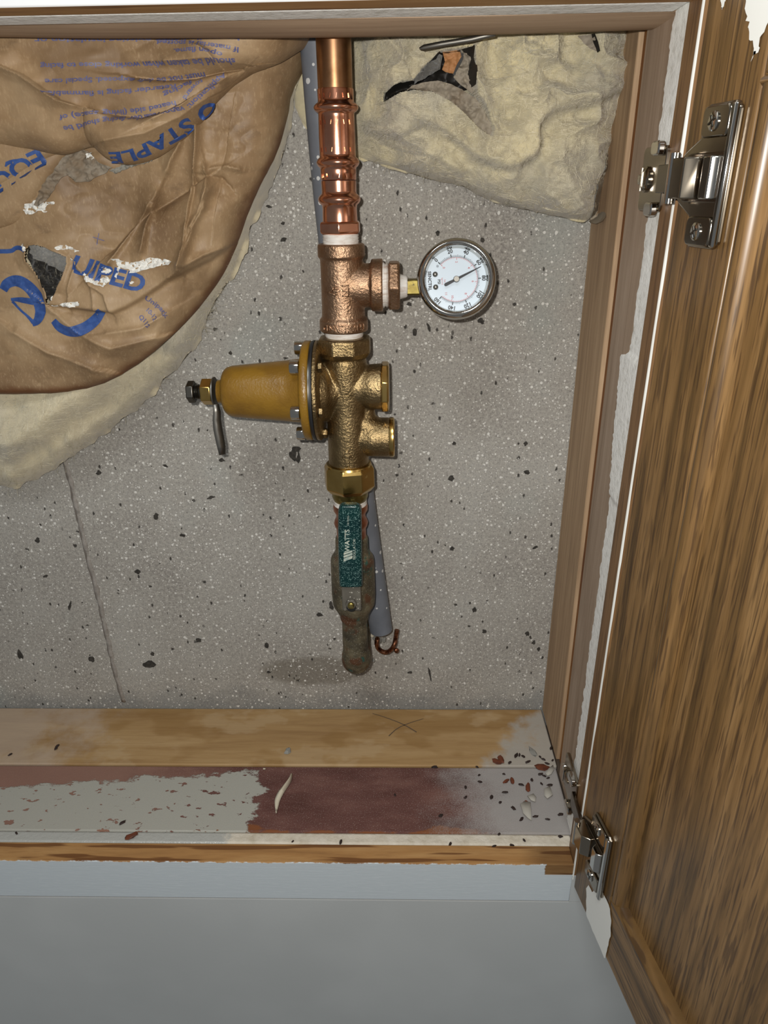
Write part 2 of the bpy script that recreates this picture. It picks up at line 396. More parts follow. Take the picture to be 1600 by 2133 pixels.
M['door'] = m_door('stained_oak', 'Z'); M['door_panel'] = m_door('stained_oak_panel', 'Z', 3.7); M['door_rail'] = m_door('stained_oak_rail', 'S', 1.3)
def m_pine():
    t = m_wood('pine_sill', [(.25, C('8d6d47')), (.5, C('a38459')), (.75, C('b3966c'))], 'X', 48, 12, .6)
    c = t.b.inputs['Base Color'].links[0].from_socket; x, y, z = t.xyz()
    n = t.noise(22, 5, .65); n3 = t.noise(60, 4)
    # damp orange patches, paler dry zones, white dust at the left end, grey paint at the right corner
    c = t.mix(t.math('MULTIPLY', t.sst(t.noise(9, 3, .5, t.map((1, 2, 1))), .5, .56), .42), c, C('83602f'))
    c = t.mix(t.math('MULTIPLY', t.sst(t.noise(11, 4, .6, t.map((1, 1.6, 1), loc=(2, 1, 0))), .53, .60), .4), c, C('b79f7c'))
    l = t.math('ADD', x, t.math('MULTIPLY', t.math('SUBTRACT', n, .5), .30)); c = t.mix(t.math('MULTIPLY', t.math('SUBTRACT', 1.0, t.sst(l, -.42, -.31)), .6), c, C('b3a495'))
    r = t.math('ADD', t.math('SUBTRACT', x, t.math('MULTIPLY', y, .9)), t.math('MULTIPLY', t.math('SUBTRACT', n, .5), .14))
    c = t.mix(t.math('MULTIPLY', t.sst(r, .150, .185), .85), c, C('a5a29b'))
    c = t.mix(t.math('MULTIPLY', t.sst(t.vor(70), .0, .09), -.0), c, c)
    t.col(c); t.bump(n3, .2, .001); return t.m
M['pine'] = m_pine()
def m_redboard():
    t = NT('red_brown_board', .75, spec=.3); x, y, z = t.xyz()
    n = t.noise(26, 5, .65); f = t.noise(900, 3, .7)
    c = t.ramp(t.noise(30, 5, .6, t.map((.4, 1, 1))), [(.3, C('4e2f29')), (.5, C('61403a')), (.7, C('75534a'))])
    c = t.mix(t.math('MULTIPLY', t.sst(f, .56, .68), .55), c, C('a8958d'))
    # bare orange wood along the front edge
    e = t.math('ADD', y, t.math('MULTIPLY', t.math('SUBTRACT', t.noise(40, 4, .6, t.map((.5, 1, 1))), .5), .035)); c = t.mix(t.math('SUBTRACT', 1.0, t.sst(e, -.1715, -.1685)), c, C('7a4a2c'))
    # worn pinkish timber at the left end
    l = t.math('ADD', x, t.math('MULTIPLY', t.math('SUBTRACT', n, .5), .15)); c = t.mix(t.math('MULTIPLY', t.math('SUBTRACT', 1.0, t.sst(l, -.30, -.16)), .8), c, C('8d6c5e'))
    # thin grey overspray to the right
    r = t.math('ADD', x, t.math('ADD', t.math('MULTIPLY', t.math('SUBTRACT', n, .5), .10), t.math('MULTIPLY', t.math('SUBTRACT', f, .5), .10)))
    c = t.mix(t.math('MULTIPLY', t.sst(r, .02, .105), .85), c, C('a19f9c'))
    # rolled grey paint at the left with a ragged edge and pinholes
    n2 = t.noise(55, 6, .75, t.map((.6, 1, 1)))
    g = t.math('ADD', t.math('MULTIPLY', x, -1.0), t.math('MULTIPLY', t.math('SUBTRACT', n2, .5), .07))
    gy = t.math('ADD', t.math('SUBTRACT', t.math('MULTIPLY', y, -1.0), t.math('MULTIPLY', x, -.10)), t.math('MULTIPLY', t.math('SUBTRACT', n2, .5), .04))
    pm = t.math('MULTIPLY', t.sst(g, .143, .147), t.sst(gy, .079, .082))
    holes = t.sst(t.noise(150, 3, .6, t.map((.55, 1, 1), (0, 0, .3))), .345, .375); pm = t.math('MULTIPLY', pm, holes)
    c = t.mix(pm, c, C('a3a299')); t.rough(t.math('SUBTRACT', .78, t.math('MULTIPLY', pm, .35)))
    t.col(c); t.bump(f, .4, .0006); t.bump(pm, .5, .0012); return t.m
M['red'+'board'] = m_redboard()
def m_dryedge():
    t = NT('painted_drywall_edge', .6); x, y, z = t.xyz(); n = t.noise(60, 4, .65)
    c = t.ramp(n, [(.3, C('b5ab98')), (.5, C('c9c1b1')), (.7, C('d4cdbf'))])
    l = t.math('ADD', x, t.math('MULTIPLY', t.math('SUBTRACT', n, .5), .04)); m = t.math('SUBTRACT', 1.0, t.sst(l, -.165, -.155))
    c = t.mix(m, c, C('a8a9a4')); t.rough(t.math('SUBTRACT', .7, t.math('MULTIPLY', m, .4)))
    t.col(c); t.bump(t.noise(130, 4, .7), .7, .0016); return t.m
M['dryedge'] = m_dryedge()
def m_frontpaint(name, bottom=True):
    # oak whose room-side face has been painted, with a ragged brush line and a bare corner
    t = m_wood(name, [(.25, C('85603a')), (.5, C('a17849')), (.75, C('b08a5a'))], 'X', 70, 10, .55, pores=.8, porecol='5c3517', pscale=150)
    c = t.b.inputs['Base Color'].links[0].from_socket; x, y, z = t.xyz(); n = t.noise(110, 5, .7); nf = t.noise(500, 3, .7, t.map((.15, 1, 1)))
    if bottom:
        zz = t.math('ADD', z, t.math('MULTIPLY', t.math('SUBTRACT', n, .5), .006))
        a = t.math('MULTIPLY', t.math('SUBTRACT', 1.0, t.sst(zz, -.0012, -.0002)), t.math('LESS_THAN', y, -.2052))
        xx = t.math('ADD', x, t.math('MULTIPLY', t.math('SUBTRACT', n, .5), .010)); bare = t.math('MULTIPLY', t.sst(xx, .1265, .1275), t.sst(z, -.0135, -.0125))
        a = t.math('MULTIPLY', a, t.math('SUBTRACT', 1.0, bare))
    else:
        a = t.math('LESS_THAN', y, -.2052)
    p = t.mix(t.math('MULTIPLY', t.sst(nf, .5, .7), .3), C('c0c8cc') if bottom else C('d8dadb'), C('d2d8da'))
    dk = t.mix(t.math('MULTIPLY', t.sst(x, .10, .13), .5), c, C('3d2612')) if bottom else c
    t.col(t.mix(a, dk, p)); t.rough(t.math('SUBTRACT', .6, t.math('MULTIPLY', a, .1))); t.bump(nf, .12, .0004); t.bump(a, .5, .0005); return t.m
M['rail_bottom'] = m_frontpaint('oak_rail_painted_front'); M['rail_top'] = m_frontpaint('oak_top_rail_painted_front', False)
def m_wallpaint():
    t = NT('grey_wall_paint', .55, spec=.3); t.col(t.mix(t.sst(t.noise(7, 3), .3, .7), C('b2b5b4'), C('b9bcbb'))); t.bump(t.noise(300, 3), .12, .0005); return t.m
M['wall'] = m_wallpaint()
M['crumb'] = m_simple('dark_crumb', '2a1a14', .7, var='1a1210', vs_=200)
M['chip'] = m_simple('brown_chip', '6b3720', .6, var='4a2415', vs_=200)
M['flake'] = m_simple('cream_flake', 'cbc3ae', .6, bs=150)
M['dusty'] = m_simple('dusty_flake', 'a8a49a', .8, bs=150)
M['greyflake'] = m_simple('grey_flake', '85847e', .7, bs=150)

# ================================================================== the setting
def shear(o, k=.0068, z0=.33, only=None):        # the opening is a few millimetres out of square
    for v in o.data.vertices: v.co.x += k*(v.co.z-z0)
ZT = .636
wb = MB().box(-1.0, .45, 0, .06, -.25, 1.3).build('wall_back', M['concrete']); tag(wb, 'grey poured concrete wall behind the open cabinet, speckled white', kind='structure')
YF = -.206
wf = MB().box(-1.0, .60, YF+.0003, YF+.014, -1.0, -.0494).box(-1.0, .60, YF+.0003, YF+.014, ZT+.0755, 1.3).box(.215, .60, YF+.0003, YF+.014, -.049, ZT+.0755).build('wall_front', M['wall'])
tag(wf, 'light grey painted wall below the cabinet opening', kind='structure')
wr = MB().box(.168, .20, -.19, 0, -.25, 1.3).build('wall_right', M['jamb']); tag(wr, 'dark timber behind the right jamb', kind='structure')

# ridge left by a form seam, small voids in the concrete: geometry on the wall
seam = [(128, 930), (137, 962), (148, 1003), (158, 1048), (170, 1100), (182, 1155), (198, 1215), (216, 1285), (232, 1365), (246, 1420), (258, 1462)]
sp = resample(seam, 60, 1); pts = []; rad = []
for i, (a, b) in enumerate(sp):
    p = P(a+random.uniform(-1, 1), b, Y=0); pts.append((p.x, .0014+.0006*math.sin(i*1.3), p.z)); rad.append(.0021+.0010*random.random()*(1 if i % 3 else 1.6))
MB().tube(pts, rad, 8).build('form_seam', m_simple('seam_mortar', '97918a', .9, bs=300, bst=.8, bd=.0012, var='857f78', vs_=120), wb, 180)
MB().tube([(p[0]-.0024, .0002, p[2]) for p in pts], [.0004+.0008*abs(math.sin(i*.7)) for i in range(len(pts))], 6).build('seam_shade', m_simple('seam_shade_tone', '6b645d', .9), wb, 180)  # dark tube paints the shade along the left side of the ridge
def blob(cx, cy, a, b, rot=0, n=11, rough=.35):
    r = []
    for i in range(n):
        q = 2*math.pi*i/n; k = 1+random.uniform(-rough, rough); u, v = a*k*math.cos(q), b*k*math.sin(q)
        r.append((cx+u*math.cos(rot)-v*math.sin(rot), cy+u*math.sin(rot)+v*math.cos(rot)))
    return r
pm = MB()
PITS = [(617, 935, 12, 8), (610, 948, 9, 12), (622, 955, 5, 12), (325, 1075, 6, 6), (312, 1382, 13, 7), (192, 1372, 6, 6), (78, 1125, 5, 5), (146, 1262, 3, 9), (42, 1362, 5, 11), (287, 1190, 6, 5), (318, 1362, 4, 4),
        (414, 1334, 7, 5), (940, 997, 6, 6), (1098, 984, 6, 4), (945, 924, 4, 4), (1095, 924, 4, 4), (1009, 1315, 5, 5), (942, 1142, 6, 4), (988, 1270, 4, 6), (1098, 1320, 4, 5), (1105, 1328, 3, 4), (1112, 1339, 4, 5), (1122, 1352, 3, 4), (1130, 1370, 3, 3),
        (896, 1406, 2, 16), (912, 485, 5, 7), (1006, 500, 5, 5), (1003, 669, 7, 6), (864, 690, 4, 9), (893, 682, 3, 9), (853, 634, 6, 4), (505, 783, 4, 5), (480, 735, 4, 4), (462, 958, 6, 4), (440, 1036, 8, 3), (206, 985, 6, 5), (345, 970, 5, 3),
        (590, 500, 7, 4), (560, 430, 6, 3), (590, 465, 4, 4), (855, 1400, 5, 3), (770, 160, 3, 3), (1115, 1140, 6, 3), (380, 1115, 5, 4), (555, 1345, 4, 6), (95, 1200, 5, 3), (690, 1262, 5, 9), (666, 1280, 8, 4), (560, 1400, 4, 3)]
for cx, cy, a, b in PITS:
    poly = [P(x, y, Y=0) for x, y in blob(cx, cy, a, b, random.uniform(-.4, .4))]
    n = len(poly); c = sum(poly, Vector())/n
    pm.add([Vector((c.x, -.0003, c.z))]+[Vector((p.x, -.0002, p.z)) for p in poly], [(0, 1+i, 1+(i+1) % n) for i in range(n)])
po = pm.build('surface_pits', m_simple('pit_dark', '2b2824', .9, var='45413b', vs_=300), wb, 180); po['kind'] = 'stuff'

# sill: pine plate, red-brown board, drywall edge
def board(name, x0, x1, y0, y1, z0, z1, mat, label, cat, bevel=.0015, rag=0, shr=False, n=1):
    o = MB().box(x0, x1, y0, y1, z0, z1).build(name, mat, bevel=bevel); tag(o, label, cat)
    if shr: shear(o)
    return o
board('sill_plate', -.75, .1605, -.0885, -.0003, -.04, .0, M['pine'], 'pale pine sill plank against the foot of the concrete wall', 'plank')
board('sill_board', -.75, .1595, -.172, -.0895, -.042, -.0012, M['redboard'], 'red-brown stained sill board half coated with grey paint', 'board')
board('drywall_strip', -.75, .1565, -.1858, -.1725, -.042, -.0006, M['dryedge'], 'white painted drywall edge strip behind the oak bottom rail', 'drywall', .0025)
# right jamb, from the concrete outwards
board('wall_stud', .161, .20, -.0800, -.0006, .0004, 1.2, M['fir'], 'weathered fir stud standing upright against the concrete at right', 'stud', .0012)
board('jamb_shim', .1642, .1676, -.1035, -.0805, .0004, 1.2, M['shim'], 'narrow orange and red shim strip between stud and jamb board', 'shim', .0008)
board('jamb_board', .1600, .1676, -.1595, -.1000, .0004, ZT+.06, M['jamb'], 'dull brown jamb board carrying the upper hinge plate', 'board', .0015)
# chalky plaster strip on the right, with a jagged scraped edge and a smooth lump half way
sm = MB(); zs = np.linspace(.001, ZT+.05, 320); v = []; f = []
for i, z in enumerate(zs):
    yb = -.1560+.0018*float(vnoise(np.array([z*140.]), np.array([1.]))[0])+.0008*random.uniform(-1, 1)
    zl = z; bul = 1 if .24 < zl < .415 else 0
    yb += (.015*min(1, max(0, (.44-zl)/.004))*max(0, (zl-.335)/.105)**.8+.0022*random.uniform(-1, 1)*max(0, (.43-zl)/.1) if .335 < zl < .44 else 0)
    xf = .1572-(.0012 if .335 < zl < .44 else 0)
    v += [(.1612, yb, z), (xf, yb-.0008, z), (xf-.0003, -.1838, z), (.1612, -.1838, z)]
    if i:
        for a in range(4): b = (a+1) % 4; f.append(((i-1)*4+a, (i-1)*4+b, i*4+b, i*4+a))
sm.add(v, f); so = sm.build('plaster_strip', M['chalk'], None, 60); shear(so, .004); tag(so, 'rough white plaster strip down the right jamb beside the oak stile', 'plaster')
# header
hb = MB(); hv = []; hf = []; prof = [(-.1595, .70), (-.1595, ZT+.001), (-.150, ZT-.0005), (-.125, ZT-.001), (-.112, ZT-.0005), (-.105, ZT+.002), (-.101, ZT+.007), (-.1, ZT+.015), (-.1, .90), (-.1595, .90)]
xs = np.linspace(-.75, .166, 40)
for i, x in enumerate(xs):
    sag = .0016*math.sin((x+.5)*9)+(.004 if x < -.2 else 0)*min(1, (-.2-x)/.2)
    for y, z in prof: hv.append((x, y, z+(sag if z < .69 else 0)))
    if i:
        n = len(prof)
        for a in range(n): b = (a+1) % n; hf.append(((i-1)*n+a, (i-1)*n+b, i*n+b, i*n+a))
hb.add(hv, hf); ho = hb.build('header_board', M['header'], None, 50); tag(ho, 'brown rounded header board across the top of the opening', 'board')
board('drywall_strip', -.75, .158, -.1855, -.1600, ZT-.0008, ZT+.08, M['chalk'], 'chalky white plaster strip under the top of the opening', 'drywall', .003)
tr = MB().box(-.75, .205, -.1855, -.150, -.30, -.0430).build('gap_backing_1', M['jamb']); tag(tr, 'unseen board added behind the bottom rail to darken the gap', kind='structure')  # backing board added so the gap below the rail reads dark
# oak face frame
ff = thing('wall_cabinet', (0, YF+.01, -.0475), 'oak face frame cabinet with brown door swung open at right', 'cabinet')
MB().box(-.75, .1520, YF, -.1862, -.0475, -.0002).build('bottom_rail', M['rail_bottom'], ff, bevel=.0008)
MB().box(-.75, .1575, YF, -.1858, ZT-.001, ZT+.075).build('top_rail', M['rail_top'], ff, bevel=.001)
st = MB().box(.1545, .210, YF, -.1840, -.0475, ZT+.075).build('stile', M['oak_stile'], ff, bevel=.0008); shear(st)
# white paint bead on the arris of the stile
v = []; f = []
for i, z in enumerate(np.linspace(-.018, ZT+.07, 120)):
    wd = .0006+.0003*float(vnoise(np.array([z*30.]), np.array([5.]))[0])+(.0002 if z > .3 else 0); x0 = .1543+.0068*(z-.33)
    v += [(x0, YF-.0004, z), (x0-.0002, YF+.0009, z), (x0+wd, YF+.0004, z), (x0+wd, YF-.0012, z)]
    if i:
        for a in range(4): b = (a+1) % 4; f.append(((i-1)*4+a, (i-1)*4+b, i*4+b, i*4+a))
pb = MB().add(v, f).build('paint_bead', M['white_paint'], ff, 60); pb['label'] = 'white paint line along the stile edge'
MB().box(.1516, .210, YF-.0004, YF+.001, -.0475, -.0136).build('painted_foot', M['wall'], ff)

# ================================================================== door
ALPHA = math.radians(10.0)
DO = Vector((.1554, YF-.0035, 0)); DS = Vector((math.sin(ALPHA), -math.cos(ALPHA), 0)); DN = Vector((-math.cos(ALPHA), -math.sin(ALPHA), 0))
KS = .0068
def DM(): # door local (s, z, off) -> world, with the same lean as the stile
    m = Matrix(((DS.x, KS, DN.x, DO.x-KS*.33), (DS.y, 0, DN.y, DO.y), (0, 1, 0, 0), (0, 0, 0, 1))); return m
D = DM()
DW, DZ0, DZ1 = .34, -.0235, .662
door = MB().prism([(.0577, .0362), (DW-.0577, .0362), (DW-.0577, .5918), (.0577, .5918)], D, -.017, -.0085).build('door', M['door_panel'], ff)
door['label'] = 'brown stained oak door standing open at right'
MB().prism([(0, DZ0), (.0575, DZ0), (.0575, DZ1), (0, DZ1)], D, -.019, 0).build('stile', M['door'], door, bevel=.0012)
MB().prism([(DW-.0575, DZ0), (DW, DZ0), (DW, DZ1), (DW-.0575, DZ1)], D, -.019, 0).build('stile', M['door'], door, bevel=.0012)
MB().prism([(.0577, DZ0), (DW-.0577, DZ0), (DW-.0577, .036), (.0577, .036)], D, -.019, -.0003).build('bottom_rail', M['door_rail'], door, bevel=.0012)
MB().prism([(.0577, .592), (DW-.0577, .592), (DW-.0577, DZ1), (.0577, DZ1)], D, -.019, -.0003).build('top_rail', M['door_rail'], door, bevel=.0012)
def bead(a, b, nrm, nm='panel_bead', k=1.0, mat='door'):
    # rounded glazing bead along a door edge: local polyline a->b, nrm = direction away from the frame
    pts = []
    v = []; f = []; prof = [(-.0001, -.010), (-.0001, -.0015), (.0025, .0006), (.0055, .0012), (.0085, -.0002), (.0108, -.0035), (.0116, -.0075), (.0116, -.010)]
    for e in (a, b):
        for q, h in prof: v.append(D @ Vector((e[0]+nrm[0]*q*k, e[1]+nrm[1]*q*k, h)))
    n = len(prof)
    for i in range(n): j = (i+1) % n; f.append((i, j, n+j, n+i))
    f += [tuple(range(n)), tuple(reversed(range(n, 2*n)))]
    return MB().add(v, f).build(nm, M[mat], door, 50)
bead((.0578, .040), (.0578, .588), (1, 0)); bead((DW-.0578, .040), (DW-.0578, .588), (-1, 0))
bead((.0578, .0363), (DW-.0578, .0363), (0, 1), k=.35, mat='door_rail'); bead((.0578, .5915), (DW-.0578, .5915), (0, -1), k=.5, mat='door_rail')

# ------------------------------------------------------------------ flat prints and films mapped on any surface
def refine(bm, L, it=6):
    for _ in range(it):
        es = [e for e in bm.edges if e.calc_length() > L]
        if not es: break
        bmesh.ops.subdivide_edges(bm, edges=es, cuts=1, use_grid_fill=False)
        bmesh.ops.triangulate(bm, faces=bm.faces[:])
def film_obj(name, bm, fn, mat, parent):
    # fn: arrays (a,b) -> list of world points
    co = np.array([v.co[:2] for v in bm.verts]).reshape(-1, 2); pts = fn(co[:, 0], co[:, 1])
    for v, p in zip(bm.verts, pts): v.co = p
    me = bpy.data.meshes.new(name); bm.to_mesh(me); bm.free()
    me.polygons.foreach_set('use_smooth', [True]*len(me.polygons))
    return link(name, me, mat, parent)
def poly_bm(polys, L=None):
    bm = bmesh.new()
    for poly in polys:
        try: bm.faces.new([bm.verts.new((a, b, 0)) for a, b in poly])
        except ValueError: pass
    bmesh.ops.triangulate(bm, faces=bm.faces[:])
    if L: refine(bm, L)
    return bm
_tc = {}
def text_bm(s, size=1.0, align='LEFT', bold=0.0, shearv=0.0, spacing=1.0):
    cu = bpy.data.curves.new('t', 'FONT'); cu.body = s; cu.size = size; cu.align_x = align; cu.resolution_u = 3; cu.offset = bold; cu.shear = shearv; cu.space_character = spacing
    ob = bpy.data.objects.new('t', cu); COL.objects.link(ob); bpy.context.view_layer.update()
    me = bpy.data.meshes.new_from_object(ob.evaluated_get(bpy.context.evaluated_depsgraph_get()))
    bm = bmesh.new(); bm.from_mesh(me); bpy.data.objects.remove(ob); bpy.data.meshes.remove(me); bpy.data.curves.remove(cu)
    bmesh.ops.triangulate(bm, faces=bm.faces[:]); return bm
def stroke_polys(path, wd):
    p = np.array(path, float); d = np.gradient(p, axis=0); d /= np.hypot(*d.T)[:, None]+1e-9; n = np.c_[-d[:, 1], d[:, 0]]*wd/2 if np.isscalar(wd) else np.c_[-d[:, 1], d[:, 0]]*np.array(wd)[:, None]/2
    a, b = p+n, p-n
    return [[tuple(a[i]), tuple(a[i+1]), tuple(b[i+1]), tuple(b[i])] for i in range(len(p)-1)]
def ragged(path, amp, n=40):
    p = resample(list(path)+[path[0]], n)[:-1]; return [(a+random.uniform(-amp, amp), b+random.uniform(-amp, amp)) for a, b in p]

# white paint smears on the door
def on_door(off):
    return lambda a, b: [D @ Vector((s, z, off)) for s, z in zip(a, b)]
def dpx(px, py):
    n = Vector((-math.cos(ALPHA), -math.sin(ALPHA), 0)); r = ray(px, py); t = (DO-CAM).dot(n)/r.dot(n); p = CAM+r*t
    return ((p-DO).dot(DS), p.z)
def door_smear(pl, off, amp, nm='paint_smear'):
    pl = [dpx(*p) for p in pl]; o = film_obj(nm, poly_bm([ragged(pl, amp, 46)]), on_door(off), M['white_paint'], door); return o
door_smear([(1228, 1850), (1233, 1843), (1240, 1858), (1246, 1850), (1255, 1842), (1262, 1862), (1272, 1876), (1277, 1890), (1280, 1915), (1279, 1950), (1272, 1975), (1268, 1999), (1262, 1985), (1240, 1935), (1228, 1905)], .0005, .0006)
door_smear([(1543, -20), (1548, 30), (1556, 55), (1552, 75), (1562, 95), (1560, 125), (1572, 110), (1580, 75), (1592, 50), (1600, 25), (1608, -20)], .0005, .0012)
door_smear([(1494, -10), (1497, 20), (1502, 12), (1506, -8)], .0005, .0004)

# ================================================================== hinges
def hinge(zc, label, tilt=0):
    Xf = .1556+.0068*(zc-.33)
    FMx = Matrix(((0, 0, -1, Xf), (-1, 0, 0, 0), (0, 1, 0, zc), (0, 0, 0, 1)))      # frame-local (depth towards room, z, off)
    def rr(a0, a1, b0, b1, r=.004, n=4):
        q = []
        for cx, cy, s0 in ((a1-r, b0+r, -90), (a1-r, b1-r, 0), (a0+r, b1-r, 90), (a0+r, b0+r, 180)):
            for i in range(n+1): t = math.radians(s0+90*i/n); q.append((cx+r*math.cos(t), cy+r*math.sin(t)))
        return q
    h = MB().prism(rr(.146, .188, -.018, .018), FMx, .0, .0030).build('hinge', M['nickel'], ff, bevel=.0006); h['label'] = label; mp = h
    MB().prism(rr(.172, .186, -.0205, -.0125, .003), FMx, .003, .0075).build('plate_lug', M['chrome'], mp, bevel=.001)
    MB().prism(rr(.172, .186, .0125, .0205, .003), FMx, .003, .0075).build('plate_lug', M['chrome'], mp, bevel=.001)
    o = FMx @ Vector((.158, 0, .003)); sc = MB().lathe([(0, .0075), (.0012, .0075), (.0026, .0062), (.0032, .004)], o, (-1, 0, 0), 24).build('screw', M['nickel'], h)
    MB().box(-.0008, .0008, -.0065, .0065, 0, .0006, Matrix.Translation(o+Vector((-.0033, 0, 0))) @ Matrix.Rotation(-math.pi/2, 4, 'Y') @ Matrix.Rotation(math.pi/2, 4, 'Z')).build('screw_slot', M['steel'], h)
    MB().lathe([(0, .0032), (.001, .0034), (.0022, .0028), (.0026, .001)], FMx @ Vector((.147, 0, .0025)), (-1, 0, 0), 16).build('rivet', M['chrome'], h)
    # link between plate and cup
    a = FMx @ Vector((.184, 0, .004)); b = D @ Vector((.012, zc, .006)); d = (b-a); L = d.length; d.normalize(); n = d.cross(Vector((0, 0, 1))).normalized()
    LM = Matrix(((d.x, 0, n.x, a.x), (d.y, 0, n.y, a.y), (d.z, 1, n.z, a.z), (0, 0, 0, 1)))
    MB().prism([(0, -.0075), (L, -.0075), (L, .0075), (0, .0075)], LM, -.0015, .0015).build('hinge_arm', M['nickel_dark'], h, bevel=.0006)
    Dz = D @ Matrix.Translation((0, zc, 0))
    pl = [(.020, .0325), (.023, .034), (.045, .034), (.049, .031), (.049, -.031), (.045, -.034), (.023, -.034), (.020, -.0325), (.019, -.019), (.006, -.0125), (.003, -.010), (.003, .010), (.006, .0125), (.019, .019)]
    dp = MB().prism(pl, Dz, .0002, .0032).build('door_plate', M['nickel'], h, bevel=.0010)
    for s_ in (-1, 1):
        MB().prism(rr(.0205, .0440, min(s_*.0185, s_*.033), max(s_*.0185, s_*.033), .0035), Dz, .0032, .0048).build('plate_ear', M['nickel'], h, bevel=.0008)
        o = Dz @ Vector((.0315, s_*.0258, .0048)); sc = MB().lathe([(0, .0046), (.0006, .0046), (.0012, .0036), (.0013, .0015)], o, DN, 20).build('screw', M['chrome'], h)
        for q in (0.5, 2.07):
            MB().box(-.003, .003, -.00045, .00045, 0, .0004, Matrix.Translation(o+DN*.0013) @ DN.to_track_quat('Z', 'Y').to_matrix().to_4x4() @ Matrix.Rotation(q, 4, 'Z')).build('cross_slot', M['steel_dark'], h)
    MB().prism([(.045, -.033), (.0495, -.033), (.0495, .033), (.045, .033)], Dz, .003, .0055).build('plate_spine', M['chrome'], h, bevel=.0016)
    # cup with its two linkage barrels
    MB().prism(rr(.010, .046, -.0118, .0118, .003), Dz, .003, .0042).build('cup_rim', M['nickel_dark'], h, bevel=.0008)
    for s0, s1, hh, mm in ((.006, .027, .0125, 'nickel'), (.031, .043, .0085, 'chrome')):
        w_ = s1-s0; prof = [(s0, .002), (s0, hh*.55), (s0+w_*.22, hh), (s1-w_*.22, hh), (s1, hh*.55), (s1, .002)]
        Bm = Matrix(((DS.x, DN.x, 0, 0), (DS.y, DN.y, 0, 0), (0, 0, 1, 0), (0, 0, 0, 1))); Bm.translation = Dz @ Vector((0, 0, 0))
        MB().prism(prof, Bm, -.0100, .0100).build('linkage', M[mm], h, bevel=.0007)
    MB().lathe([(-.0125, .0028), (.0125, .0028)], Dz @ Vector((.009, 0, .0105)), (0, 0, 1), 14).build('pivot_pin', M['chrome'], h)
    return h
hinge(.549, 'nickel concealed hinge joining door to jamb near the top')
hinge(.057, 'nickel concealed hinge low on the door beside the sill')

# ================================================================== plumbing
AX, AY = -.0448, -.075
def axpx(py): return 695+.037*(py-90)
def zz(py, Y=-.080): return P(axpx(py), py, Y=Y).z
def kk(py): return kpx((AX, AY, zz(py)))
def prof(l, z0):                                     # [(py, half width px)] -> lathe profile above z0
    return [(zz(py)-z0, hw*kk(py)*.985) for py, hw in l]
def vlathe(mb, l, n=48, flat=None, ref=None):
    p = [(zz(py), hw*kk(py)*.985/(math.cos(math.pi/flat) if flat else 1)) for py, hw in l]
    return mb.lathe([(z-p[0][0], r) for z, r in p], (AX, AY, p[0][0]), (0, 0, 1), n, flat=flat, ref=ref)
def xq(px, py, Y=AY): return P(px, py, Y=Y).x

# copper riser
o = MB().lathe([(0, 36.6*kk(150)), (ZT+.20-zz(186), 36.6*kk(150))], (AX, AY, zz(186)), (0, 0, 1), 48).build('copper_pipe', M['copper_pipe']); tag(o, 'tarnished brown copper pipe rising behind the header', 'pipe')
def beadp(c, hw, body, half=13): # rounded press bead centred on pixel row c
    return [(c-half-3, body), (c-half+2, body+.6), (c-half*.62, body+(hw-body)*.55), (c-half*.3, hw-1), (c, hw), (c+half*.3, hw-1), (c+half*.62, body+(hw-body)*.55), (c+half-2, body+.6), (c+half+3, body)]
cp = thing('press_coupling', (AX, AY, zz(376)), 'shiny copper press coupling with two beads on the riser', 'fitting')
vlathe(MB(), [(184, 36.6), (184, 38.2), (187, 38.6)] + beadp(223, 47.5, 38) + [(245, 38.2), (285, 38.6), (322, 38.2)] + beadp(338, 45.5, 38) + [(358, 38), (374, 37.6), (375.5, 36)]).build('body', M['copper'], cp, 60)
for py in (233, 351):
    for q in (-1, 1): pass
for py, n in ((200, 9), (255, 9), (312, 9), (366, 9)):      # stamped press marks
    mb = MB(); r = 38.6*kk(py)
    for i in range(n):
        q = -1.6+i*.4-.1*(i % 3); c = Vector((AX+r*math.sin(q*.62), AY-r*math.cos(q*.62), zz(py)))
        if i % 3 == 1: continue
        mb.box(-.00025, .00025, -.0002, .0002, -.0014, .0014, Matrix.Translation(c) @ Matrix.Rotation(q*.62, 4, 'Z') @ Matrix.Rotation(.18*((i % 2)*2-1), 4, 'Y'))
    mb.build('stamped_mark', M['copper'], cp)
ad = thing('press_adapter', (AX, AY, zz(512)), 'copper press male adapter with hexagon collar above the tee', 'fitting')
vlathe(MB(), [(376.5, 35), (376.5, 37), (380, 37.2)] + beadp(415.5, 45, 36.6, 14) + [(434, 36.2), (452, 36.6), (463, 36.8)]).build('body', M['copper'], ad, 60)
vlathe(MB(), [(461, 37), (464, 40.5), (484, 40.5), (488, 37)], flat=6, ref=(1, 0, 0)).build('hexagon_collar', M['copper'], ad, 30, bevel=.0008)
l = [(486, 36)]
for i in range(9): l += [(488+i*3, 38.6 if i % 2 else 37.0)]
vlathe(MB(), l+[(515, 37)]).build('taped_thread', M['tape'], ad, 80)

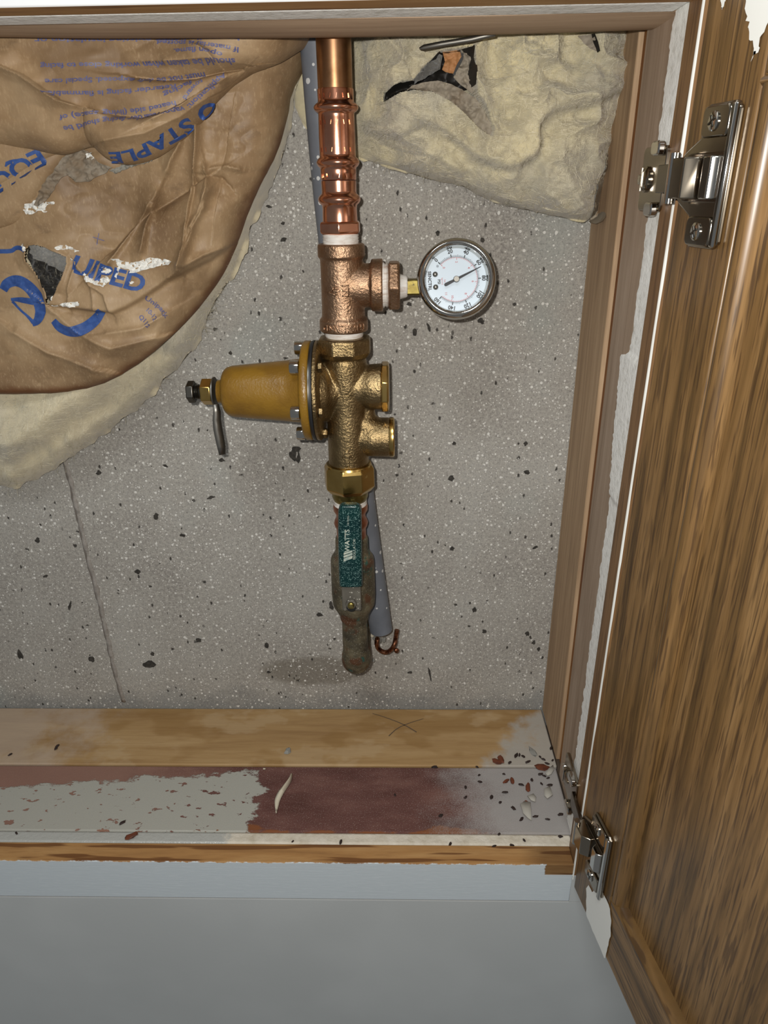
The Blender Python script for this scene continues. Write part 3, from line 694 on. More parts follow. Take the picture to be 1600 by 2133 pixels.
# bronze tee
tee = thing('pipe_tee', (AX, AY, zz(690)), 'cast bronze pipe tee joining riser, gauge and regulator', 'fitting')
mb = MB(); vlathe(mb, [(508, 44), (509, 49), (512, 50), (531, 50), (535, 50), (540, 45.5), (560, 45), (640, 45), (661, 45.5), (667, 51), (688, 51), (691, 49), (691, 42)])
zc = zz(597); k = kk(597); x1 = xq(798, 597); x0 = AX
mb.lathe([(0, 44*k), (x1-x0-25.5*k, 44*k), (x1-x0-23.5*k, 52*k), (x1-x0-1.5*k, 53*k), (x1-x0, 51*k)], (x0, AY, zc), (1, 0, 0), 40)
mb.build('body', M['bronze'], tee, 180, remesh=.0008, smooth_it=4)
def wrap_text(s, size, px_c, py_c, r, mat, parent, name, rot=0.0, h=.0004, bold=.00012, spacing=1.1):
    # lettering cast on the round front of a vertical body
    bm = text_bm(s, size, 'CENTER', bold, 0, spacing); bmesh.ops.translate(bm, verts=bm.verts, vec=(0, -size*.35, 0))
    bmesh.ops.rotate(bm, verts=bm.verts, cent=(0, 0, 0), matrix=Matrix.Rotation(rot, 3, 'Z')); refine(bm, .002, 3)
    z0 = zz(py_c); th0 = math.asin(max(-1, min(1, (xq(px_c, py_c)-AX)/r)))
    def fn(a, b): return [Vector((AX+(r+h)*math.sin(th0+u/r), AY-(r+h)*math.cos(th0+u/r), z0+v)) for u, v in zip(a, b)]
    o = film_obj(name, bm, fn, mat, parent); so = o.modifiers.new('s', 'SOLIDIFY'); so.thickness = .0011; so.offset = 0
    return o
wrap_text('THAILAND', .0072, 722, 679, 50.3*kk(679), M['bronze'], tee, 'cast_lettering', math.pi)
wrap_text('E+', .0125, 713, 602, 45*kk(602), M['bronze'], tee, 'cast_mark', math.pi)
wrap_text('<', .0125, 694, 605, 45*kk(602), M['bronze'], tee, 'cast_mark', .2)
l = [(690, 36)]
for i in range(5): l += [(691+i*2.6, 41 if i % 2 else 39.5)]
vlathe(MB(), l+[(708, 39)]).build('taped_thread', M['tape'], tee, 80)
# reducing bushing
bs = thing('reducing_bushing', (xq(803, 597), AY, zc-.02), 'hexagonal bronze bushing smeared with white thread tape', 'fitting')
MB().lathe([(0, 44*k), (3*k, 46*k), (7*k, 42*k), (10*k, 45*k), (15*k, 40*k)], (xq(796, 597), AY, zc), (1, 0, 0), 40).build('taped_thread', M['tape'], bs, 80)
hx = xq(809, 597)
MB().lathe([(0, 46*k), (2.5*k, 53*k), (21*k, 53*k), (24*k, 48*k)], (hx, AY, zc), (1, 0, 0), flat=6, ref=(0, 0, 1)).build('hexagon', M['bronze'], bs, 30, bevel=.0010)
nm = MB()
for i in range(22):
    q = random.uniform(-1.4, 2.9); a = Vector((hx+random.uniform(-2, 24)*k, AY-44.5*k*abs(math.cos(q*.5)), zc+46*k*math.sin(q-1.2)*.9))
MB().lathe([(0, 30*k), (2*k, 25*k), (14*k, 22*k), (17*k, 20*k)], (xq(832, 600), AY, zc-3*k), (1, 0, 0), 24).build('small_taped_thread', M['tape'], bs, 80)

# pressure gauge
g = thing('pressure_gauge', (xq(952, 582), AY, zz(668)), 'round white dial pressure gauge with polished steel bezel', 'gauge')
TILT = math.radians(15); GN = Vector((0, -math.cos(TILT), math.sin(TILT))); GU = Vector((0, math.sin(TILT), math.cos(TILT))); GR = Vector((1, 0, 0))
gc0 = P(952, 582, Y=-.092); kg = kpx(gc0); gz = zc-.0012
gc = Vector((gc0.x, AY, gc0.z)) ; gc = gc + GN*.0135 - Vector((0, 0, (GN*.0135).z)) ; gc.z = gc0.z
def GM(rot=0, lift=0):
    c, s_ = math.cos(rot), math.sin(rot); a = GR*c+GU*s_; b = -GR*s_+GU*c; o = gc+GN*lift
    return Matrix(((a.x, b.x, GN.x, o.x), (a.y, b.y, GN.y, o.y), (a.z, b.z, GN.z, o.z), (0, 0, 0, 1)))
R_ = 84*kg*.985
MB().lathe([(-.029, .55*R_), (-.0285, .80*R_), (-.026, .90*R_), (-.0062, .93*R_), (-.0056, .92*R_)], gc, GN, 72).build('case', M['chrome'], g, 40)
MB().lathe([(-.0075, .93*R_), (-.0065, .985*R_), (-.002, R_), (.001, .985*R_), (.0035, .94*R_), (.0045, .89*R_), (.0040, .83*R_), (.0020, .80*R_), (-.0028, .775*R_), (-.0036, .765*R_)], gc, GN, 96, cap=False).build('bezel', M['chrome'], g, 60)
dial = MB().lathe([(-.0050, .80*R_), (-.0040, .80*R_)], gc, GN, 72).build('dial', M['dial'], g, 30)
MB().lathe([(.0006, .792*R_), (.0012, .792*R_)], gc, GN, 72).build('glass', M['glass'], g, 30)
DR = math.radians(-87.5); U = kg                      # dial frame: its top points right in the photo
def gpt(ang, r): return (r*U*math.cos(ang), r*U*math.sin(ang))
def vang(v): return math.radians(137-269*v/160)
def marks(name, lst, mat, lift=-.0038):
    mb = MB(); T = GM(0, lift)
    for a, r0, r1, wd in lst:
        d = Vector((math.cos(a), math.sin(a))); n = Vector((-d.y, d.x))*wd*U/2
        p = [d*r0*U+n, d*r1*U+n, d*r1*U-n, d*r0*U-n]; mb.add([T @ Vector((q.x, q.y, 0)) for q in p], [(0, 1, 2, 3)])
    return mb.build(name, mat, dial, 180)
RT_ = 46.0
marks('black_scale', [(vang(v), RT_, RT_+(6.2 if v % 20 == 0 else 4.6 if v % 10 == 0 else 3.4), 2.0 if v % 20 == 0 else .8) for v in range(0, 162, 2)], M['black'])
marks('red_scale', [(vang(v), RT_-1.6, RT_-(6.0 if abs(v % 28.45) < .01 else 3.6), .95 if i % 10 == 0 else .5) for i, v in enumerate(np.arange(0, 156.6, 2.845))], M['red'])
arcp = [gpt(vang(v), RT_-1.2) for v in np.linspace(0, 160, 90)]
film_obj('red_arc', poly_bm(stroke_polys(arcp, .6*U)), lambda a, b: [GM(0, -.0038) @ Vector((u, v, 0)) for u, v in zip(a, b)], M['red'], dial)
film_obj('black_arc', poly_bm(stroke_polys([gpt(vang(v), RT_) for v in np.linspace(0, 160, 90)], .5*U)), lambda a, b: [GM(0, -.0037) @ Vector((u, v, 0)) for u, v in zip(a, b)], M['black'], dial)
def gtext(s, pos, rot, size, mat, name, bold=.0, lift=-.0036, spacing=1.0):
    bm = text_bm(s, size*U, 'CENTER', bold*U, 0, spacing); bmesh.ops.translate(bm, verts=bm.verts, vec=(0, -size*U*.36, 0))
    c, s_ = math.cos(rot), math.sin(rot); T = GM(0, lift)
    return film_obj(name, bm, lambda a, b: [T @ Vector((pos[0]+u*c-v*s_, pos[1]+u*s_+v*c, 0)) for u, v in zip(a, b)], mat, dial)
for v in (0, 20, 40, 60, 80, 100, 120, 140, 160):
    gtext(str(v), gpt(vang(v), 58.5), vang(v)-math.pi/2, 11, M['black'], 'number', .30)
for i, s in ((0, '0'), (20, '2'), (40, '4'), (60, '6'), (80, '8'), (100, '10'), (110, '11')):
    gtext(s, gpt(vang(i/110*156.5), 35.5), DR, 7, M['red'], 'red_number', .04)
def dfr(x, y): c, s_ = math.cos(DR), math.sin(DR); return ((x*c-y*s_)*U, (x*s_+y*c)*U)
gtext('SENCTRL', dfr(0, -55.5), DR, 9.4, M['black'], 'maker_name', .3, spacing=1.02); gtext('PSI', dfr(2.5, -36), DR, 8, M['black'], 'unit_mark', .2)
gtext('kg/cm2', dfr(2, -29), DR, 5, M['red'], 'unit_mark'); gtext('bar', dfr(2, -23.5), DR, 5, M['red'], 'unit_mark')
gtext('*', gpt(vang(-6), 47), 0, 14, M['black'], 'stop_pin')
for x in (-13, 13):
    px, py = dfr(x, -43.8); MB().lathe([(0, 5.6*U), (.0008, 5.4*U), (.0018, 3.6*U), (.0021, 1*U)], GM(0, -.004) @ Vector((px, py, 0)), GN, 24).build('dial_screw', M['zinc'], g)
na = math.radians(26); T = GM(na, -.0018)
MB().prism([(-28*U, -1.5*U), (-26*U, -3.2*U), (-22*U, -3.4*U), (-6*U, -2.6*U), (8*U, -2.5*U), (34*U, -1.6*U), (57*U, -.6*U), (57*U, .6*U), (34*U, 1.6*U), (8*U, 2.5*U), (-6*U, 2.6*U), (-22*U, 3.4*U), (-26*U, 3.2*U), (-28*U, 1.5*U)], T, 0, .0004).build('needle', M['black'], g)
MB().lathe([(0, 6.6*U), (.0012, 6.6*U), (.0018, 5.4*U)], gc+GN*-.002, GN, 28).build('needle_hub', M['zinc'], g)
sx0 = xq(845, 597); sx1 = gc.x-.80*R_
stem = MB().lathe([(0, 23*kg), (sx1-sx0, 23*kg)], (sx0, AY, zc-.0012), (1, 0, 0), flat=4, ref=(0, 0, 1)).build('square_stem', M['brass_dark'], g, 30, bevel=.0014)

# pressure regulator
prv = thing('pressure_regulator', (AX, AY, zz(1045)), 'water pressure regulator with ochre bell and cast bronze body', 'valve')
zc2 = zz(817); k2 = kk(817)
def hx_(px): return xq(px, 817)
mb = MB()
vlathe(mb, [(742, 40), (752, 45), (770, 46), (800, 45), (860, 42), (900, 42.5), (985, 42.5)])
mb.lathe([(0, 70*k2), (10*k2, 66*k2), (22*k2, 60*k2), (30*k2, 50*k2), (50*k2, 40*k2)], (hx_(664), AY, zc2), (1, 0, 0), 40)          # dome behind the flange
mb.lathe([(-45*k2, 40*k2), (-18*k2, 41*k2), (0, 46*k2), (24*k2, 48*k2)], (hx_(772), AY, zz(809)), (1, 0, 0), 40)                      # upper seat port
zl = zz(915); mb.lathe([(-60*k2, 30*k2), (-30*k2, 36*k2), (-8*k2, 41*k2), (20*k2, 42*k2), (31*k2, 42*k2)], (hx_(781), AY, zl), (1, 0, 0), 40)   # lower port
mb.lathe([(0, 26*k2), (62*k2, 34*k2)], (hx_(728), AY, zz(868)), Vector((.8, 0, -.62)), 28)
mb.lathe([(0, 18*k2), (40*k2, 20*k2)], (hx_(760), AY, zz(845)), Vector((.1, 0, -1)), 24)
mb.build('body', M['bronze_prv'], prv, 180, remesh=.0009, smooth_it=8)
vlathe(MB(), [(703, 40), (704, 50), (708, 54), (734, 54), (742, 49), (748, 42)], flat=8).build('top_collar', M['bronze_prv'], prv, 30, bevel=.0012)
def hl(name, l, mat, flat=None, par=prv, zc_=None, ang=40, bevel=0, n=56, ref=None):      # horizontal lathe: [(px, half height px)]
    z_ = zc2 if zc_ is None else zc_
    return MB().lathe([(hx_(px)-hx_(l[0][0]), hw*k2*.985/(math.cos(math.pi/flat) if flat else 1)) for px, hw in l], (hx_(l[0][0]), AY, z_), (1, 0, 0), n, flat=flat, ref=ref).build(name, mat, par, ang, bevel)
hl('seat_plug', [(795, 47), (797, 49), (808, 49), (811, 45)], M['brass'], 8, zc_=zz(809), ang=25, bevel=.0008)
hl('port_rim', [(808, 41), (812, 43.2), (819, 43.2), (821.5, 40)], M['brass'], zc_=zl, ang=30)
hl('body_flange', [(660.5, 104), (668, 104.5), (671, 101), (673, 92), (674, 70)], M['bronze_prv'], ang=35, bevel=.0006)
hl('diaphragm', [(656.2, 104.5), (660.2, 104.5)], M['rubber'])
hl('gasket', [(653.2, 103.5), (656.2, 103.5)], M['steel_dark'])
hl('bell', [(455, 24), (464, 26), (466.5, 30), (468, 40), (471, 46), (477, 51), (487, 54), (520, 57), (560, 60.5), (600, 64), (628, 67), (632, 72), (634, 90), (636, 101), (640, 104), (650, 104), (653, 102)], M['ochre'], ang=70, n=72)
hl('tag_washer', [(446, 31), (448.5, 31)], M['zinc'])
hl('lock_nut', [(421, 20), (423, 24.5), (443, 24.5), (445.5, 22)], M['brass'], 6, ang=25, bevel=.0006, ref=(0, -.5, 1))
hl('bolt_thread', [(404, 14), (407, 16), (409, 14), (411, 16.5), (413, 14), (415, 16.5), (417, 14), (421, 15)], M['steel_dark'])
hl('adjusting_bolt', [(391.5, 17), (393, 20.5), (406, 20.5), (408, 18)], M['steel_dark'], 6, ang=25, bevel=.0005, ref=(0, -.3, 1))
# hanging tag: bent strip
tp = [(448, 842, 5), (446, 858, 7), (445.5, 875, 8), (448, 895, 8.5), (452, 915, 8.5), (455, 930, 8), (457, 947, 6)]
v = []
for px, py, hw in tp:
    for s_ in (-1, 1):
        p = P(px+ (2 if py < 850 else 6), py, Y=AY-.010); v.append(Vector((p.x+s_*hw*k2*.95, p.y+s_*hw*k2*.6, p.z)))
n = len(tp); o = MB().add(v, [(2*i, 2*i+1, 2*i+3, 2*i+2) for i in range(n-1)]).build('metal_tag', M['zinc'], prv, 12)
so = o.modifiers.new('s', 'SOLIDIFY'); so.thickness = .0008; so.offset = 0
# bonnet bolts round the flange: heads on the bell side, nuts on the body side
rb = 88*k2
for i in range(6):
    q = math.radians(-14+60*i); dy, dz = -math.cos(q), math.sin(q); c = Vector((0, AY+dy*rb, zc2+dz*rb))
    MB().lathe([(-.0072, .0038), (-.0068, .0052), (-.0058, .0056), (-.0015, .0056), (0, .0056)], Vector((hx_(634), c.y, c.z)), (1, 0, 0), 20).build('bonnet_screw', M['chrome'], prv, 50)
    MB().lathe([(0, .0042), (.0026, .0042), (.0034, .003)], Vector((hx_(673), c.y, c.z)), (1, 0, 0), flat=6).build('bonnet_nut', M['bronze_prv'], prv, 30)
# flow arrow
ar = [(0, .0075), (.0045, .001), (.002, .001), (.002, -.0075), (-.002, -.0075), (-.002, .001), (-.0045, .001)]
bm = poly_bm([ar], .002); r = 42.5*kk(945)
o = film_obj('flow_arrow', bm, lambda a, b: [Vector((AX+(r+.0002)*math.sin(u/r), AY-(r+.0002)*math.cos(u/r), zz(945)+w_)) for u, w_ in zip(a, b)], M['bronze_prv'], prv); so = o.modifiers.new('s', 'SOLIDIFY'); so.thickness = .0012; so.offset = 0
# union nut and tail
vlathe(MB(), [(966, 43), (968, 47), (972, 48.5)]).build('union_ring', M['brass'], prv, 30)
vlathe(MB(), [(970, 46), (978, 50.5), (1014, 50.5), (1024, 42)], flat=8, ref=(.2, -1, 0)).build('union_nut', M['brass'], prv, 25, bevel=.0008)
vlathe(MB(), [(1020, 38), (1036, 38), (1044, 35), (1046, 32)]).build('union_tail', M['brass_dark'], prv, 40)
p = P(725, 1032, Y=AY-.0155); MB().box(-.0022, .0022, -.0012, .0012, -.0016, .0016, Matrix.Translation(p)).build('tail_lug', M['steel_dark'], prv, bevel=.0004)

# press adapter and ball valve below
a2 = thing('press_adapter', (AX, AY, zz(1122)), 'dull copper press adapter half hidden behind the green handle', 'fitting')
vlathe(MB(), [(1043, 31), (1046, 35), (1049, 33), (1052, 35.5), (1056, 34)]).build('taped_thread', M['tape'], a2, 80)
vlathe(MB(), [(1054, 35), (1058, 36.5), (1066, 36), (1072, 32), (1076, 31)] + beadp(1093, 36, 31, 11) + [(1112, 31), (1122, 31)]).build('body', M['copper_dull'], a2, 60)
bv = thing('ball_valve', (AX, AY, zz(1290)), 'corroded bronze ball valve with speckled green lever handle', 'valve')
mb = MB(); vlathe(mb, [(1120, 30), (1124, 34.5), (1150, 35), (1157, 38), (1166, 45), (1172, 46), (1240, 46), (1262, 44), (1275, 36), (1290, 28)])
zs_ = zz(1256, -.1); mb.lathe([(0, .009), (.026, .009)], (AX, AY, zs_), (0, -1, 0), 24)
mb.build('body', M['patina'], bv, 180, remesh=.0010, smooth_it=5)
YL = -.1065
MB().lathe([(0, .0045), (.008, .0045)], (AX, YL+.007, zs_), (0, -1, 0), 20).build('stem', M['steel_dark'], bv)
def lev(px, py, Y): return P(px, py, Y=Y)
x0, x1 = lev(712, 1240, YL).x, lev(752, 1240, YL).x; zb, zt = lev(732, 1273, YL).z, lev(732, 1214, YL).z
MB().box(x0, x1, YL, YL+.0028, zb, zt).build('lever_plate', M['lever'], bv, bevel=.0012)
nc = lev(732, 1255, YL); MB().lathe([(0, .0052), (.0035, .0052), (.0042, .0044)], (nc.x, YL, nc.z), (0, -1, 0), flat=6).build('lever_nut', M['lever'], bv, 25, bevel=.0005)
MB().lathe([(0, .0030), (.0062, .0030), (.0068, .0022)], (nc.x, YL, nc.z), (0, -1, 0), 16).build('stem_end', M['brass_dark'], bv)
# grip: tapered rounded bar, leaning out a little towards the top
gp = [(1218, 0.000, 24.5), (1200, -.001, 25), (1150, -.0045, 25), (1100, -.0075, 25), (1062, -.0095, 24.5), (1053, -.0100, 22), (1049, -.0103, 17)]
v = []; f = []; nseg = 16
for py, dy, hw in gp:
    Yc = YL+.001+dy; c = lev(axpx(py)-4.5 if py < 1180 else axpx(py)-5.5, py, Yc); c = lev(729, py, Yc) if py < 1120 else lev(729+(py-1120)*.025, py, Yc); a = hw*kpx(c); bth = .0052 if hw > 20 else .0040
    for i in range(nseg):
        q = 2*math.pi*i/nseg; cx, sx = math.cos(q), math.sin(q); e = .45
        v.append(Vector((c.x+a*math.copysign(abs(cx)**e, cx), c.y+bth*math.copysign(abs(sx)**e, sx), c.z)))
for i in range(len(gp)-1):
    for j in range(nseg): m_ = (j+1) % nseg; f.append((i*nseg+j, i*nseg+m_, (i+1)*nseg+m_, (i+1)*nseg+j))
f += [tuple(reversed(range(nseg))), tuple(range((len(gp)-1)*nseg, len(gp)*nseg))]
grip = MB().add(v, f).build('grip', M['green'], bv, 60, bevel=.0012); grip['label'] = 'speckled green vinyl grip'
def on_grip(a, b):                                    # photo pixels on the front of the grip
    r = []
    for px, py in zip(a, b):
        dy = np.interp(py, [1049, 1100, 1150, 1218], [-.0103, -.0075, -.0045, 0]); r.append(lev(px, py, YL+.001+dy-.0056))
    return r
def grip_text(s, px, py, size, name, bold=0.):
    bm = text_bm(s, size, 'LEFT', bold); 
    for v_ in bm.verts: v_.co = Vector((px+v_.co.y*-1, py-v_.co.x, 0))   # reads upwards
    refine(bm, 6, 3); return film_obj(name, bm, on_grip, M['cream_print'], grip)
grip_text('WATTS', 728, 1150, 14, 'maker_name', .25); grip_text('REGULATOR', 740.5, 1166, 7.5, 'print_line'); grip_text('200 WOG', 727, 1096, 5, 'print_line')
film_obj('logo_stripe', poly_bm([[(716, 1152), (734, 1146), (734, 1150), (716, 1156)], [(716, 1157.5), (734, 1151.5), (734, 1156), (716, 1162)], [(716, 1163.5), (734, 1157.5), (734, 1163), (716, 1170)]], 6), on_grip, M['cream_print'], grip)
# bronze elbow out of the wall
el = thing('pipe_elbow', (AX, AY, zz(1446)), 'corroded old bronze elbow turning into the concrete wall', 'fitting')
mb = MB(); re = 30*kk(1400); zt_ = zz(1288); zc_ = zz(1412, -.095)
mb.tube([(AX, AY, zt_), (AX, AY, zz(1330)), (AX, AY, zz(1372)), (AX, AY+.002, zc_+.012), (AX, AY+.006, zc_+.003), (AX, AY+.016, zc_-.002), (AX, AY+.04, zc_-.002), (AX, .004, zc_-.002)], [26*kk(1290), 26.5*kk(1330), 26.5*kk(1365), 29.5*kk(1390), 31*kk(1400), 30*kk(1400), 26*kk(1400), 25*kk(1400)], 32)
mb.lathe([(0, 28*kk(1290)), (.003, 30*kk(1290)), (.010, 30*kk(1290)), (.012, 27*kk(1290))], (AX, AY, zz(1296)), (0, 0, 1), 32)
mb.build('body', M['patina'], el, 180, remesh=.0010, smooth_it=6)

# grey conduit with bent wire at its foot
cl = [(652, 30), (659, 110), (667, 220), (676, 330), (688, 459), (719, 740), (752, 1020), (776, 1190), (794, 1312)]
cpt = resample(cl, 40, 2); pts = [P(a, b, Y=-.034) for a, b in cpt]; pts.insert(0, pts[0]+Vector((-.01, 0, .12)))
kc = kpx(P(794, 1310, Y=-.034)); cr = 23.5*kc
o = MB().tube(pts, cr, 32).build('conduit', M['pvc'], None, 50); tag(o, 'grey plastic conduit leaning behind the water pipe', 'conduit')
wp = [(786, 1330), (784, 1345), (792, 1356), (806, 1360), (817, 1352), (823, 1340), (825, 1325), (827, 1312)]
o = MB().tube([P(a, b, Y=-.030-.004*math.sin(i)) for i, (a, b) in enumerate(resample(wp, 22, 2))], .0025, 10).build('copper_wire', M['rust'], None, 60); tag(o, 'rusty bent copper wire hook under the grey conduit', 'wire')
mb = MB(); c = P(826, 1355, Y=-.030); mb.lathe([(-.002, .0015), (-.001, .0028), (.001, .0028), (.002, .0012)], c, (.5, -1, .2), 10); o = mb.build('wire_knob', M['rust'], None, 60, bevel=.0003); tag(o, 'small rusty blob stuck on the bent copper wire', 'wire end')
def crumb_mesh(name, size, flat_, n=9):
    v = []; 
    for lay, (h, s_) in enumerate(((0, .9), (.5, 1.0), (1, .6))):
        for i in range(n):
            q = 2*math.pi*i/n; k_ = s_*(1+random.uniform(-.3, .3)); v.append((size*k_*math.cos(q), size*k_*math.sin(q)*.7, h*flat_))
    f = []
    for l_ in range(2):
        for i in range(n): j = (i+1) % n; f.append((l_*n+i, l_*n+j, (l_+1)*n+j, (l_+1)*n+i))
    f += [tuple(reversed(range(n))), tuple(range(2*n, 3*n))]
    me = bpy.data.meshes.new(name); me.from_pydata(v, [], f); me.update(); smooth(me, 30); return me
for i, (a, b, s_, m_) in enumerate(((772, 1308, 7, 'flake'), (775, 1322, 6, 'flake'), (786, 1330, 10, 'greyflake'), (800, 1332, 7, 'greyflake'), (778, 1375, 5, 'greyflake'))):
    o = link('mortar_crumb', crumb_mesh('mortar_crumb', s_*kc, s_*kc*.9), M[m_]); o.location = P(a, b, Y=-.012); o.rotation_euler = (math.pi/2, random.random()*3, 0)
    tag(o, ('upper cream mortar crumb between valve pipe and conduit end', 'lower cream mortar crumb between valve pipe and conduit end', 'largest grey mortar crumb under the conduit end', 'grey mortar crumb beside the bent copper wire', 'small grey mortar crumb beside the old bronze elbow')[i], 'crumb', 'mortar crumbs under the conduit')

# ================================================================== insulation
def grid_obj(name, px, py, hfun, Yref, mat, parent, hole=None, hem=None, ang=180):
    # px,py: 2-D arrays of photo positions measured on the plane Y=Yref; hfun gives the height off the concrete
    n, m = px.shape; x, z = plane_xz(px, py, Yref); h = hfun(px, py)
    co = np.stack([x, -h, z], -1).reshape(-1, 3)
    idx = np.arange(n*m).reshape(n, m); q = np.stack([idx[:-1, :-1], idx[1:, :-1], idx[1:, 1:], idx[:-1, 1:]], -1).reshape(-1, 4)
    if hole is not None:
        inn = hole(px, py).reshape(-1); q = q[~inn[q].all(1)]
    me = bpy.data.meshes.new(name); me.from_pydata(co.tolist(), [], q.tolist()); me.update()
    if hem is not None:
        at = me.attributes.new('hem', 'FLOAT', 'POINT'); at.data.foreach_set('value', hem(px, py).reshape(-1).astype(np.float32))
    bm = bmesh.new(); bm.from_mesh(me)
    loose = [v for v in bm.verts if not v.link_faces]; bmesh.ops.delete(bm, geom=loose, context='VERTS'); bm.to_mesh(me); bm.free()
    me.polygons.foreach_set('use_smooth', [True]*len(me.polygons))
    return link(name, me, mat, parent)
def polar(cx, cy, outline, nr, na, r0=.0, p=.8):
    o = resample(outline, na, 1); t = (np.linspace(r0, 1, nr)**p)[:, None]
    return cx+(o[:, 0]-cx)*t, cy+(o[:, 1]-cy)*t
YL_ = -.055
B0 = [(662, 40), (652, 90), (632, 150), (612, 200), (602, 270), (590, 330), (562, 400), (532, 450), (507, 520), (488, 572), (452, 625), (432, 662), (412, 718), (366, 775), (332, 802), (300, 842), (240, 890), (200, 915), (150, 955), (110, 985), (60, 1008), (28, 1022), (0, 1016), (-80, 1010)]
K0 = [(668, 40), (655, 95), (632, 145), (606, 190), (597, 250), (575, 320), (548, 372), (520, 430), (495, 505), (472, 558), (440, 608), (400, 658), (340, 718), (270, 772), (200, 806), (120, 820), (40, 823), (-80, 824)]
B0r = resample(B0, 120, 2); K0r = resample(K0, 120, 2); B0l = [tuple(p) for p in B0r]; K0l = [tuple(p) for p in K0r]
def hB(px, py):
    e = dseg(px, py, B0l); t = np.clip(e/150, 0, 1)
    return .004+.052*np.sqrt(1-(1-t)**2)
def yB(px, py): return -hB(px, py)
def yK(px, py): return -hB(px, py)-.004
def y12(px, py): return -hB(px, py)-.013
def y3(px, py): return -hB(px, py)-.028
def hBatt(px, py):
    e = dseg(px, py, B0l)
    n = fbm(px/60., py/60., 3, 2)*.0040+fbm(px/18., py/18., 5, 2)*.0009
    lay = .004*np.sin((e+10*fbm(px/60., py/60., 9))/13.)*np.clip(e/30, 0, 1)*np.clip((150-e)/100, 0, 1)
    ridge = .010*np.exp(-((e-95)/38.)**2)*sstep(300, 120, px)
    under = np.where(inpoly(px, py, K0l+[(-80, 40)]), .016*sstep(5, 45, dseg(px, py, K0l)), 0)
    return hB(px, py)-.006-under+n*np.clip(e/12, .15, 1)+lay+ridge
b1 = thing('insulation_batt', (-.3, -.03, .3), 'brown paper faced insulation batt sagging at upper left, printed blue', 'insulation')
gx, gy = polar(-80, 40, B0, 150, 260, .0, .75)
# ragged rim
rg = fbm(np.linspace(0, 40, 260), np.zeros(260), 21)*5; gx[-1] += rg; gy[-1] += rg*.7
batt = grid_obj('fibreglass', gx, gy, lambda a, b: hBatt(a, b), yB, M['fiber_pale'], b1)
o = batt
# paper facing: lower sheet
HOLE = [(58, 520), (66, 510), (82, 508), (100, 512), (124, 522), (145, 533), (146, 548), (143, 560), (138, 580), (128, 600), (117, 622), (110, 634), (104, 628), (98, 606), (90, 585), (78, 565), (66, 550), (58, 542)]
FLAP = [(110, 634), (150, 640), (200, 645), (245, 648), (270, 638), (300, 620), (330, 600), (362, 578), (400, 560), (440, 540), (470, 520)]
def ridge(px, py, line, w, a, fade=None):
    d, sg = dseg(px, py, line, True); return a*np.where(sg > 0, np.exp(-d/(w*.7)), np.exp(-d/(w*2.6)))
def hK(px, py):
    e = dseg(px, py, K0l)
    h = hB(px, py)+.0035
    fl, sg = dseg(px, py, FLAP, True)
    h = h+.007*(1/(1+np.exp(-np.clip(sg*fl, -60, 60)/1.6)))*np.exp(-fl/150.)*sstep(60, 130, px)*sstep(520, 430, px)
    # creases fanning down from the big fold
    for ln, w_, a in (([(416, 238), (414, 290), (410, 342), (401, 372), (396, 430), (392, 490), (388, 545)], 7, .0055), ([(428, 345), (436, 390), (430, 430), (414, 462), (400, 500), (390, 548)], 6, .0045), ([(392, 262), (380, 300), (362, 330), (350, 358)], 6, .004),
                      ([(330, 400), (318, 430), (310, 470), (302, 520)], 6, .004), ([(312, 430), (285, 470), (262, 505), (236, 545)], 7, .004), ([(440, 395), (425, 420), (404, 470)], 5, .003), ([(470, 515), (430, 530), (395, 550), (360, 575)], 6, .004),
                      ([(440, 350), (470, 345), (500, 352)], 5, .0025), ([(430, 365), (460, 372), (480, 390)], 6, -.003), ([(120, 650), (170, 690), (240, 720), (330, 700)], 14, .004), ([(40, 690), (110, 730), (200, 760)], 16, .005), ([(230, 690), (300, 680), (350, 650)], 8, .003), ([(150, 642), (150, 600), (158, 560)], 4, .0015), ([(205, 645), (200, 600), (192, 570)], 4, .0015), ([(240, 648), (228, 610), (190, 585), (160, 545)], 5, .002)):
        h = h+ridge(px, py, ln, w_, a*2.1)
    for ln, w_, a in (([(385, 398), (350, 420), (310, 445), (270, 480), (235, 520)], 16, -.006), ([(404, 380), (398, 440), (392, 500)], 9, -.004), ([(420, 420), (412, 455)], 8, -.003), ([(470, 300), (460, 350), (455, 400)], 18, -.003)):
        h = h+ridge(px, py, ln, w_, a*2.2)
    h = h+.0035*fbm(px/110., py/110., 31, 2)*np.clip(e/30, 0, 1)+.0016*np.abs(fbm(px/60., py/42., 35, 2))
    dh = dseg(px, py, HOLE+[HOLE[0]]); h = h+.003*np.exp(-dh/7.)
    return h-.004*np.exp(-e/5.)
gx, gy = polar(-80, 40, K0, 330, 380, .0, .8)
hemf = lambda a, b: np.exp(-dseg(a, b, K0l)/26.)*(.6+.4*sstep(250, 420, b))
kraft = grid_obj('kraft_facing', gx, gy, hK, yK, M['kraft'], b1, hole=lambda a, b: inpoly(a, b, HOLE), hem=hemf); kraft['label'] = 'creased brown kraft paper facing'
